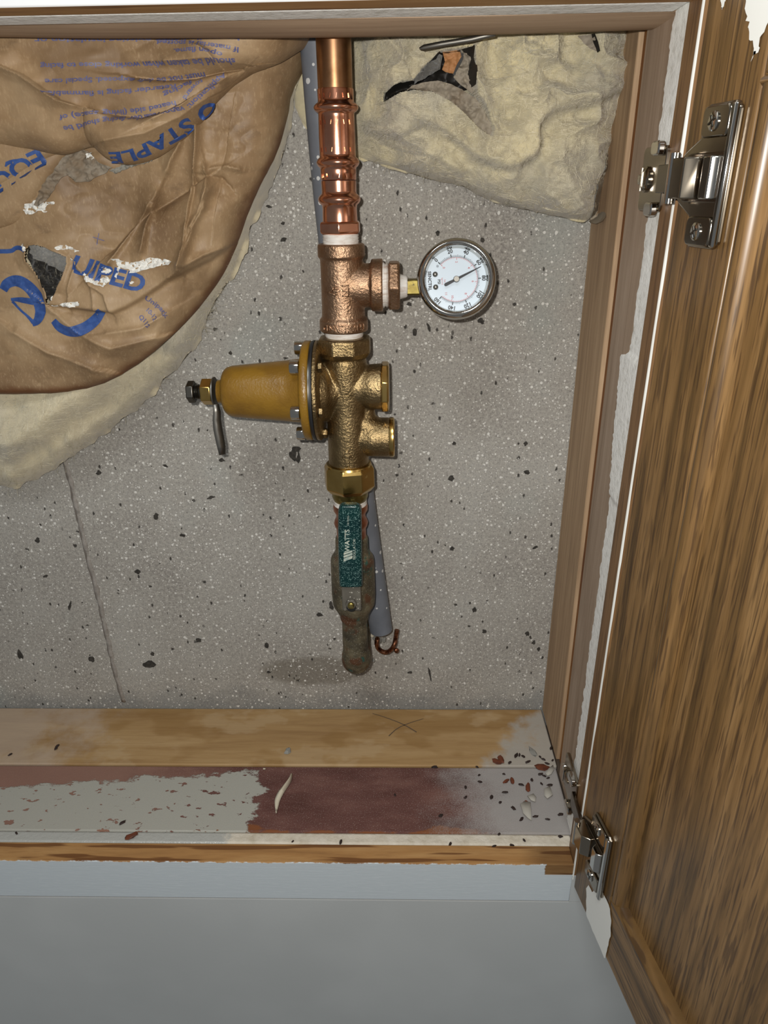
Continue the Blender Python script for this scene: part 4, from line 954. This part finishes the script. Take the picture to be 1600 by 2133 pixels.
# overlapping folds of the same paper: rolled lips that hang over the sheet below
def curtain(name, edge, top, hbase, B, w_, ne, nv, extra=None, par=kraft, yr=None):
    e = resample(edge, ne, 2); t = resample(top, ne, 0); s = (np.linspace(0, 1, nv)**1.9)[:, None]      # dense near the lip
    gx = e[:, 0]+(t[:, 0]-e[:, 0])*s; gy = e[:, 1]+(t[:, 1]-e[:, 1])*s; el = [tuple(p) for p in e]
    def hf(px, py):
        d = dseg(px, py, el); u = np.clip(d/w_, 0, 1); h = hbase(px, py)+B*np.sqrt(np.clip(1-(1-u)**2, 0, 1))
        return h+(extra(px, py) if extra else 0)
    o = grid_obj(name, gx, gy, hf, yr or y12, M['kraft'], par, hem=lambda a, b: np.zeros(a.shape)); return o, hf
ex0 = lambda a, b: .0025*fbm(a/90., b/90., 51, 2)
E1 = [(141, 318), (128, 338), (110, 362), (85, 395), (66, 420), (45, 450), (20, 468), (-20, 480), (-80, 492)]
roll, h1 = curtain('paper_fold', E1, [(175, 280), (100, 270), (-80, 290)], lambda a, b: hB(a, b)+.003, .010, 50, 120, 50, ex0)
E2 = [(128, 316), (100, 331), (62, 352), (30, 371), (0, 389), (-30, 402), (-80, 425)]
lob, h2 = curtain('paper_fold', E2, [(150, 250), (60, 240), (-80, 250)], lambda a, b: hB(a, b)+.008, .011, 45, 120, 50, ex0)
E3 = [(640, 86), (612, 100), (585, 120), (555, 134), (520, 143), (495, 158), (470, 174), (446, 200), (424, 230), (402, 256), (380, 278), (350, 303), (320, 324), (285, 338), (255, 343), (230, 340), (208, 331), (190, 316), (176, 303), (160, 307), (140, 316), (118, 322), (90, 319), (60, 314), (30, 310), (0, 306), (-80, 300)]
def ex3(px, py):
    c, sg = dseg(px, py, [(-80, 120), (0, 134), (60, 160), (136, 211), (181, 226), (210, 232)], True)
    h = .008*np.exp(-c/26.)*np.where(sg < 0, 1, .25)*sstep(230, 160, px)
    h += .004*np.exp(-dseg(px, py, [(181, 228), (176, 262), (174, 300)])/14.)*-1
    h += ridge(px, py, [(500, 140), (450, 150), (405, 162), (340, 166), (280, 160)], 10, -.006)+ridge(px, py, [(500, 132), (430, 126), (350, 130)], 14, .004)
    h += ridge(px, py, [(470, 160), (420, 190), (385, 222), (330, 250)], 8, .0035)+ridge(px, py, [(452, 172), (400, 205), (355, 232), (300, 246), (240, 240)], 9, -.004)
    h += ridge(px, py, [(420, 100), (440, 112), (452, 128)], 6, .0025)+ridge(px, py, [(430, 205), (380, 245), (310, 280), (230, 295)], 16, .004)
    return 1.9*h+.0035*fbm(px/120., py/90., 61, 2)+.0012*np.abs(fbm(px/70., py/40., 63, 2))
upp, h3 = curtain('paper_fold', E3, [(655, 30), (300, 30), (-80, 30)], lambda a, b: hB(a, b)+.009, .022, 60, 420, 150, ex3, yr=y3)
# torn places showing dusty wool, shade painted black, and the grey back of the paper
def tuft(name, poly, hf, Yref, mat, parent, off, L=5, amp=.002, sc=6., seed=70):
    bm = poly_bm([poly], L)
    def fn(a, b):
        h = hf(a, b)+off+amp*fbm(a/sc, b/sc, seed); x, z = plane_xz(a, b, Yref); return [Vector((u, -q, w_)) for u, q, w_ in zip(x, h, z)]
    return film_obj(name, bm, fn, mat, parent)
def flatH(px, py): return hB(px, py)
tuft('dusty_wool_and_shade', [(52, 500), (80, 488), (110, 495), (150, 522), (155, 560), (140, 600), (118, 640), (100, 630), (70, 580), (50, 540)], flatH, yK, m_fiber('hole_shade_black', '141312', '24211e', '3a3835'), b1, -.001, 4, .002, 14.)  # black sheet paints the shade deep in the paper hole
tuft('dusty_wool_and_shade', [(60, 500), (70, 492), (90, 490), (108, 500), (128, 512), (145, 524), (147, 545), (143, 566), (130, 568), (112, 556), (90, 546), (70, 540), (60, 525)], flatH, yK, m_fiber('fiberglass_fluff', '5b5955', '83827e', 'a3a29e'), b1, .003, 3, .003, 10., 71)
tuft('torn_backing', ragged([(138, 330), (150, 318), (172, 308), (190, 318), (214, 340), (240, 348), (228, 358), (205, 368), (195, 377), (172, 381), (156, 374), (150, 360), (140, 368), (128, 385), (112, 410), (100, 424), (84, 430), (78, 424), (92, 400), (110, 372)], 1.5, 60), hK, yK, M['flap'], kraft, .0045, 4, .0020, 12., 73)
tuft('torn_rim', ragged([(232, 356), (262, 342), (296, 333), (318, 328), (326, 334), (305, 341), (276, 348), (245, 362)], 1.0, 50), hK, yK, m_simple('grey_paper_rim', '8d8a80', .8), kraft, .0045, 4)
# paint splashes on the paper
SPL = [[(57, 442), (52, 436), (62, 428), (60, 424), (70, 424), (71, 417), (96, 416), (98, 420), (121, 420), (122, 424), (108, 427), (98, 428), (97, 437), (106, 441), (100, 443), (90, 438), (72, 446), (58, 446)],
       [(241, 537), (256, 538), (268, 544), (282, 546), (300, 541), (318, 535), (340, 538), (352, 536), (366, 543), (360, 549), (345, 550), (325, 556), (300, 562), (285, 567), (275, 566), (280, 558), (262, 556), (250, 548)],
       [(216, 558), (224, 553), (234, 556), (239, 562), (234, 568), (222, 567)], [(182, 566), (195, 572), (206, 578), (210, 582), (218, 578), (226, 572), (236, 577), (240, 582), (230, 590), (226, 594), (212, 590), (196, 583), (186, 576)],
       [(248, 574), (250, 562), (256, 550), (260, 553), (254, 564), (252, 577)], [(122, 515), (132, 509), (142, 510), (152, 512), (160, 518), (170, 523), (162, 524), (148, 518), (138, 519), (128, 519)], [(50, 508), (55, 506), (60, 515), (63, 522), (58, 521), (52, 513)],
       [(130, 633), (140, 628), (160, 626), (172, 625), (176, 630), (170, 636), (152, 637), (136, 636)], [(113, 620), (118, 613), (120, 618), (117, 623)], [(113, 634), (128, 633), (130, 636), (120, 638)], [(152, 536), (160, 542), (164, 548), (158, 546)], [(277, 585), (283, 583), (286, 586), (281, 589)],
       [(186, 322), (196, 318), (204, 330), (199, 335), (190, 331)]]
for i, pl in enumerate(SPL): tuft('paint_splash', ragged(pl, .9, 40), hK, yK, M['white_paint'], kraft, .0052 if i == 12 else .0012, 4)
# ---- printing
def path_text(s, path, size, hf, mat, parent, name, off=.0005, bold=0., shearv=0., fit=True, up=-1, Yref=None, spacing=1.0):
    # text laid along a photo-measured path; up=-1 turns the letters upside down (path runs right to left)
    pt = resample(path, 60, 2); sl = np.r_[0, np.cumsum(np.hypot(*np.diff(pt, axis=0).T))]
    bm = text_bm(s, size, 'LEFT', bold, shearv, spacing); refine(bm, size*.35, 2)
    co = np.array([v.co[:2] for v in bm.verts]); wd = co[:, 0].max(); sc = sl[-1]/wd if fit else 1.
    u = co[:, 0]*sc; x = np.interp(u, sl, pt[:, 0]); y = np.interp(u, sl, pt[:, 1]); g = np.gradient(pt, axis=0); dx = np.interp(u, sl, g[:, 0]); dy = np.interp(u, sl, g[:, 1]); L = np.hypot(dx, dy)
    X = x+(dy/L)*co[:, 1]; Y = y-(dx/L)*co[:, 1]           # left-hand normal of the walking direction = top of the letters
    for v, a, b in zip(bm.verts, X, Y): v.co = Vector((a, b, 0))
    def fn(a, b):
        h = hf(a, b)+off; xx, z = plane_xz(a, b, Yref or (y3 if hf is h3 else y12 if hf is h2 else yK)); return [Vector((p, -q, r)) for p, q, r in zip(xx, h, z)]
    return film_obj(name, bm, fn, mat, parent)
S = M['ink_small']
for s, pth in (('be applied over existing insulation or', [(505, 79), (300, 80), (83, 84)]), ('If material is spotted', [(503, 103), (430, 92), (332, 84)]), ('open flame.', [(470, 114), (420, 104), (367, 105)]),
               ('should be taken when working close to facing', [(492, 124), (400, 130), (300, 131), (93, 136)]), ('must not be left exposed. Special care', [(425, 150), (330, 162), (220, 164), (101, 167)]), ('Retarder facing is flammable', [(371, 176), (300, 186), (220, 192), (109, 192)]),
               ('heated side (living space) of', [(372, 212), (300, 228), (210, 232), (136, 243)]), ('vapor retarder facing should be', [(390, 224), (320, 240), (230, 246), (142, 266)]), ('Application:', [(464, 149), (440, 172), (395, 222)]), ('toward', [(420, 164), (404, 178), (385, 205)]), ('facing', [(398, 166), (376, 182), (345, 196)])):
    path_text(s, pth, 14.5, h3, S, upp, 'printed_line', .0006, .38)
path_text('O STAPLE', [(440, 205), (402, 236), (360, 268), (310, 298), (262, 318), (222, 318)], 30, h3, M['ink'], upp, 'printed_line', .0006, .9, .15)
path_text('EQU', [(88, 310), (55, 325), (20, 348), (-18, 374)], 50, h2, M['ink'], lob, 'printed_line', .0006, 1.6)
path_text('UIPED', [(151, 563), (200, 577), (252, 592), (304, 606)], 48, hK, M['ink'], kraft, 'printed_line', .0006, 1.6)
path_text('Unipack', [(303, 622), (330, 640), (352, 660)], 14, hK, S, kraft, 'printed_stamp', .0006, .25); path_text('10-12', [(304, 645), (315, 655), (327, 666)], 12, hK, S, kraft, 'printed_stamp', .0006, .3); path_text('Q112', [(291, 660), (302, 668), (314, 680)], 12, hK, S, kraft, 'printed_stamp', .0006, .3)
def stroke(path, wd, hf, par, nm='printed_letter', mat=None, off=.0006):
    p = resample(path, 40, 2); w2 = np.interp(np.linspace(0, 1, 40), np.linspace(0, 1, len(wd)), wd) if hasattr(wd, '__len__') else np.full(40, wd)
    return film_obj(nm, poly_bm(stroke_polys(p, w2), 6), (lambda a, b: [Vector((u, -q, w_)) for (u, w_), q in zip(zip(*plane_xz(a, b, yK)), hf(a, b)+off)]), mat or M['ink'], par)
stroke([(8, 604), (18, 588), (40, 582), (64, 594), (82, 620), (88, 648), (80, 668), (68, 674)], [18, 22, 24, 24, 26, 26, 22, 12], hK, kraft); stroke([(22, 624), (45, 624), (72, 628)], [6, 12, 14], hK, kraft); stroke([(24, 628), (40, 645), (62, 662), (70, 672)], [6, 5, 5, 8], hK, kraft)
stroke([(116, 666), (130, 682), (152, 690), (178, 684), (200, 668), (214, 650), (220, 644)], [14, 20, 22, 24, 24, 22, 14], hK, kraft)
stroke([(-20, 524), (0, 523), (28, 523), (34, 516), (46, 515), (58, 521)], 9, hK, kraft)
stroke([(192, 494), (215, 502)], 1.6, hK, kraft, 'pen_mark', S); stroke([(204, 486), (200, 510)], 1.6, hK, kraft, 'pen_mark', S)

# ---- bare wool batt at the upper right
YR = -.045
R0 = [(604, 60), (606, 150), (612, 215), (625, 250), (648, 278), (690, 300), (745, 330), (800, 345), (852, 361), (905, 378), (958, 384), (1000, 410), (1060, 430), (1110, 441), (1180, 456), (1226, 463), (1246, 440), (1262, 380), (1290, 260), (1310, 150), (1322, 50)]
R0l = [tuple(p) for p in resample(R0, 140, 2)]
WV = [(700, 262), (750, 280), (780, 278), (815, 288), (845, 284), (870, 268), (887, 262), (905, 268), (923, 278), (962, 304), (988, 330), (1027, 350), (1066, 353), (1105, 336), (1121, 310), (1118, 265), (1135, 245), (1160, 231), (1202, 229), (1267, 206), (1300, 185)]
CAV = [(797, 217), (800, 194), (818, 186), (838, 172), (860, 168), (880, 140), (905, 118), (918, 104), (940, 100), (985, 98), (990, 120), (986, 150), (990, 180), (992, 198), (1006, 218), (1018, 240), (1028, 272), (1022, 288), (1010, 282), (990, 262), (965, 240), (935, 213), (900, 196), (862, 192), (838, 198), (815, 208)]
WVl = [tuple(p) for p in resample(WV, 90, 2)]
def hR(px, py):
    e = dseg(px, py, R0l); t = np.clip(e/75, 0, 1)
    body = .010+.050*sstep(700, 880, px)
    h = .003+body*np.sqrt(1-(1-t)**2)
    d, sg = dseg(px, py, WVl, True); up_ = 1/(1+np.exp(-np.clip(sg*d, -80, 80)/3.5))
    h = h+sstep(720, 800, px)*(.011*up_*np.exp(-d/90.)+.004*up_ - .003*np.exp(-d/9.))
    ins = inpoly(px, py, CAV); dc = dseg(px, py, CAV+[CAV[0]]); h = np.where(ins, h-.030*(1-np.exp(-dc/8.)), h+.004*np.exp(-dc/18.)*sstep(720, 800, px))
    for ln, w_, a in (([(1050, 140), (1085, 200), (1060, 280), (1040, 320)], 16, -.005), ([(1120, 110), (1100, 180), (1130, 200)], 18, .005), ([(840, 230), (880, 262)], 10, -.004), ([(960, 300), (990, 270), (1000, 250)], 9, -.004), ([(790, 300), (840, 316), (900, 330), (960, 372)], 8, -.004), ([(1080, 160), (1180, 150), (1270, 170)], 25, .004), ([(760, 120), (770, 200)], 10, -.004), ([(820, 100), (850, 150)], 12, .005), ([(1150, 300), (1190, 380), (1210, 440)], 25, .004)):
        h = h+ridge(px, py, ln, w_, a)
    k_ = np.clip(e/14, .1, 1)*sstep(640, 800, px)
    return h+k_*(.0075*(1-2*np.abs(fbm(px/80., py/80., 81, 2)))+.0022*fbm(px/30., py/30., 83, 2)+.0006*fbm(px/8., py/8., 85, 2))
def yR(px, py):
    t = np.clip(dseg(px, py, R0l)/75, 0, 1); return -(.003+(.010+.050*sstep(700, 880, px))*np.sqrt(1-(1-t)**2))
b2 = thing('insulation_batt', (.05, -.03, .53), 'bare yellowish glass wool batt hanging at upper right, torn open', 'insulation')
nr, na = 220, 300; o_ = resample(R0, na, 1); cx_, cy_ = 960, 40; tt = np.linspace(0, 1, nr)[:, None]**.8
gx = cx_+(o_[:, 0]-cx_)*tt; gy = cy_+(o_[:, 1]-cy_)*tt; rg = fbm(np.linspace(0, 55, na), np.zeros(na), 91)*3.0; gy[-1] += rg
grid_obj('fibreglass', gx, gy, hR, yR, M['fiber'], b2)
def on_R(name, poly, mat, off, L=5, amp=.0, sc=10., seed=0, hf=hR): return tuft(name, poly, hf, yR, mat, b2, off, L, amp, sc, seed)
def hRs(px, py):                                           # smooth level across the torn mouth
    e = dseg(px, py, R0l); return .003+.060*sstep(700, 880, px)*np.ones_like(px)
on_R('mouth_shade', [(800, 214), (803, 196), (835, 176), (862, 168), (885, 140), (915, 108), (985, 100), (988, 180), (950, 190), (880, 190), (838, 197)], M['tar_and_shade'], .006, 5, hf=hR)  # black sheet on the cavity floor paints the shade of the torn gap
on_R('paper_tongue', [(846, 190), (858, 178), (885, 170), (912, 168), (935, 174), (962, 186), (988, 202), (1004, 222), (1016, 246), (1028, 272), (1024, 284), (1012, 280), (990, 262), (965, 240), (936, 212), (905, 198), (870, 192)], M['flap'], .000, 4, .004, 22., 95, hRs)
on_R('paper_scrap', [(922, 102), (958, 100), (966, 112), (956, 128), (946, 152), (930, 148), (922, 142), (928, 125)], M['paper_raw'], -.006, 4, .002, 12., 97, hRs)
on_R('paper_scrap', [(958, 100), (984, 98), (986, 150), (990, 180), (985, 194), (962, 178), (945, 160), (956, 140), (966, 118)], M['flap'], -.003, 4, .003, 12., 98, hRs)
on_R('tar_edge', stroke_polys and [(957, 98), (964, 98), (968, 118), (956, 140), (948, 158), (944, 154), (952, 134), (962, 116)], M['tar_and_shade'], -.003, 4, hf=hRs)
on_R('dusty_wool_and_shade', [(835, 178), (862, 158), (888, 118), (912, 106), (922, 116), (918, 142), (900, 152), (880, 165), (850, 178)], M['fiber_grey'], -.004, 4, .004, 9., 99, hRs)
on_R('paper_scrap', [(1202, 76), (1229, 76), (1236, 114), (1232, 112), (1222, 104), (1212, 92)], M['flap'], .003, 5, .002, 12., 96); on_R('tar_edge', [(1226, 76), (1231, 76), (1238, 114), (1234, 117), (1228, 96)], M['tar_and_shade'], .004, 5)
# thin dusty skin where the batt meets the stud
on_R('dusty_skin', [(1226, 462), (1236, 420), (1250, 370), (1262, 320), (1272, 330), (1268, 390), (1258, 440), (1250, 460), (1240, 466)], M['flap'], .002, 6, .002, 14., 94)
def fibres(hf, yref, poly, n, mat, parent, seed=1):
    rs = np.random.RandomState(seed); P_ = np.array(poly); lo, hi = P_.min(0), P_.max(0); q = rs.rand(n*3, 2)*(hi-lo)+lo; q = q[inpoly(q[:, 0], q[:, 1], poly)][:n]; m = len(q)
    ang = rs.rand(m)*6.28; ln = rs.uniform(10, 38, m); cur = rs.normal(0, .9, m); k = 5; X = np.zeros((m, k)); Y = np.zeros((m, k)); X[:, 0], Y[:, 0] = q.T
    for i in range(1, k): X[:, i] = X[:, i-1]+np.cos(ang+cur*i/k)*ln/k; Y[:, i] = Y[:, i-1]+np.sin(ang+cur*i/k)*ln/k
    lift = (np.sin(np.linspace(0, np.pi, k))[None, :]*rs.uniform(.0002, .0022, m)[:, None])+.0002
    h = hf(X, Y)+lift; x, z = plane_xz(X, Y, yref); w_ = .00009; ox = -np.sin(ang)[:, None]*w_; oz = np.cos(ang)[:, None]*w_
    co = np.stack([np.stack([x-ox, -h, z-oz], -1), np.stack([x+ox, -h-.00005, z+oz], -1)], 2).reshape(-1, 3)
    b = (np.arange(m)*k*2)[:, None]+np.arange(k-1)[None, :]*2; f = np.stack([b, b+1, b+3, b+2], -1).reshape(-1, 4)
    me = bpy.data.meshes.new('loose_fibres'); me.from_pydata(co.tolist(), [], f.tolist()); me.update(); o = link('loose_fibres', me, mat, parent); o['kind'] = 'stuff'; return o
FM = m_simple('glass_fibre', 'd8cfb4', .6, var='b8b3a0', vs_=30)
fibres(hR, yR, [(720, 40), (740, 320), (860, 358), (960, 380), (1060, 425), (1222, 455), (1255, 380), (1300, 200), (1310, 60)], 9000, FM, b2, 3)
fibres(hBatt, yB, [(500, 510), (440, 605), (340, 718), (200, 806), (-60, 822), (-60, 1005), (30, 1018), (150, 952), (300, 838), (410, 715), (490, 565)], 3500, FM, b1, 4)
# nail pointing out under the header
na_, nb_ = P(874, 101, Y=-.085), P(1032, 70, Y=-.098)
o = MB().tube([na_, na_.lerp(nb_, .06), na_.lerp(nb_, .3), na_.lerp(nb_, .7)+Vector((0, 0, -.0006)), nb_], [.0007, .0018, .0018, .0018, .0018], 12).build('nail', M['zinc'], None, 60); tag(o, 'grey nail poking down from header over the torn batt', 'nail')

# ================================================================== litter on the sill
def litter(name, px, py, size, flat_, mat, label, cat, group=None, z=.0006, el=1.0):
    c = P(px, py, Z=0); o = link(name, crumb_mesh(name, size*kpx(c), flat_*kpx(c)), M[mat]); o.location = (c.x, c.y, z if c.y > -.089 else z-.0012); o.scale = (el, 1, 1); o.rotation_euler = (0, 0, random.random()*6.28); return tag(o, label, cat, group)
for px, py, s, lb in ((1035, 1588, 9, 'dark half of a bark chip pair at the pine plank front edge'), (1043, 1584, 10, 'rounder brown bark chip of the pair on the pine plank'), (1130, 1598, 12, 'largest reddish brown bark chip in the sill corner'), (1054, 1627, 6, 'left of two small orange brown chips on the painted board'), (1067, 1625, 7, 'right of two small orange brown chips on the painted board')): litter('wood_chip', px, py, s, 3, 'chip', lb, 'chip', 'bark chips on the sill', el=1.3)
litter('bark_chip', 274, 1743, 10, 3, 'chip', 'dark red chip on the front strip at left', 'chip', z=.002, el=1.3); litter('resin_lump', 600, 1566, 9, 5, 'greyflake', 'grey-green lump on the pine plank below the valve', 'lump')
litter('pebble', 1097, 1672, 7, 4, 'chip', 'rounded tan pebble among white flakes near the lower hinge', 'pebble'); litter('grey_flake', 1110, 1567, 9, 3, 'greyflake', 'grey mortar flake at the right end of the pine plank', 'flake', el=1.5); litter('bark_strip', 1100, 1640, 7, 3, 'chip', 'narrow rusty bark sliver above the white flake heap', 'chip', el=1.8)
CR = [(1082, 1574), (1090, 1577), (1125, 1578), (1132, 1583), (1100, 1588), (1140, 1592), (1126, 1612), (1134, 1616), (1142, 1620), (1145, 1635), (1138, 1645), (1050, 1612), (1086, 1634), (1052, 1650), (1042, 1671), (1070, 1683), (1086, 1706), (1141, 1706), (1168, 1696), (1092, 1750), (1040, 1737), (1168, 1742), (1066, 1760), (1030, 1762), (998, 1614), (1000, 1628), (970, 1640), (918, 1698), (1150, 1602), (1108, 1624), (1128, 1632), (1075, 1575), (1148, 1560), (1151, 1585), (120, 1555), (117, 1560), (22, 1573), (255, 1713), (34, 1735), (610, 1752), (710, 1753), (938, 1757), (823, 1655), (1024, 1660), (970, 1660), (1116, 1700), (1062, 1590), (994, 1597), (905, 1597)]
for i, (px, py) in enumerate(CR):
    zone = 'pine plank' if py < 1596 else 'stained sill board' if py < 1735 else 'white strip behind the oak rail'
    lab = ('tiny dark crumb near the right end of the %s' if px > 880 else 'tiny dark speck on the left part of the %s') % zone
    litter('debris_crumb', px, py, random.uniform(2.6, 5.2), 2.5, 'crumb', lab, 'debris', 'dark crumbs on the sill', z=.0006 if py < 1735 else .0006, el=random.uniform(1, 1.7))
# pencil cross on the pine plank
sp_ = [o for o in bpy.data.objects if o.name == 'sill_plate'][0]
for pth in ([(776, 1486), (800, 1493), (840, 1508), (868, 1525)], [(882, 1497), (855, 1505), (828, 1516), (810, 1533)]):
    film_obj('pencil_mark', poly_bm(stroke_polys(resample(pth, 16, 1), np.linspace(1.0, 2.0, 16))), lambda a, b: [P(u, v_, Z=.0003) for u, v_ in zip(a, b)], m_simple('pencil', '5a4a3a', .8), sp_)
# curled strip of dried caulk
cs = resample([(607, 1610), (604, 1620), (596, 1632), (588, 1642), (582, 1652), (577, 1664), (576, 1676), (575, 1690)], 30, 1); v = []
for i, (a, b) in enumerate(cs):
    t = i/29; wd = 5.5*math.sin(math.pi*min(1, .08+t*.9))+1.0; c = P(a, b, Z=.0035); k_ = kpx(c)
    v += [Vector((c.x-wd*k_, c.y, .0016)), Vector((c.x, c.y, .0036+.0015*math.sin(t*6))), Vector((c.x+wd*k_, c.y, .0012))]
o = MB().add(v, [q for i in range(29) for q in ((3*i, 3*i+1, 3*i+4, 3*i+3), (3*i+1, 3*i+2, 3*i+5, 3*i+4))]).build('caulk_strip', M['flake'], None, 80); so = o.modifiers.new('s', 'SOLIDIFY'); so.thickness = .0012
tag(o, 'curled cream strip of dried caulk on the red-brown board', 'caulk')
def flake(poly, label, mat='flake', z=.0015):
    pts = [P(a, b, Z=z) for a, b in poly]; c = sum(pts, Vector())/len(pts); n = len(pts); pts = [c+(p-c)*.62 for p in pts]
    v = [c+Vector((0, 0, -.0004))]+[p+Vector((0, 0, random.uniform(-.001, .0006))) for p in pts]
    o = MB().add(v, [(0, 1+i, 1+(i+1) % n) for i in range(n)]).build('paint_flake', M[mat], None, 30); so = o.modifiers.new('s', 'SOLIDIFY'); so.thickness = .001
    return tag(o, label, 'flake')
flake([(1075, 1668), (1090, 1660), (1110, 1664), (1112, 1690), (1113, 1722), (1100, 1715), (1085, 1700)], 'large pointed grey-white flake under the tan pebble', 'dusty')
flake([(1130, 1612), (1142, 1596), (1156, 1585), (1160, 1600), (1150, 1615), (1138, 1620)], 'bent white flake standing in the sill corner', 'dusty')
flake([(1092, 1655), (1112, 1650), (1122, 1660), (1118, 1676), (1104, 1672)], 'heap of crumbly white plaster beside the tan pebble', 'dusty')
flake([(547, 1600), (556, 1601), (553, 1604), (546, 1604)], 'tiny white flake at the rear edge of the red board', 'flake')
flake([(1128, 1640), (1148, 1630), (1158, 1660), (1140, 1672), (1130, 1660)], 'grey-white flake lying flat against the right jamb foot', 'dusty')
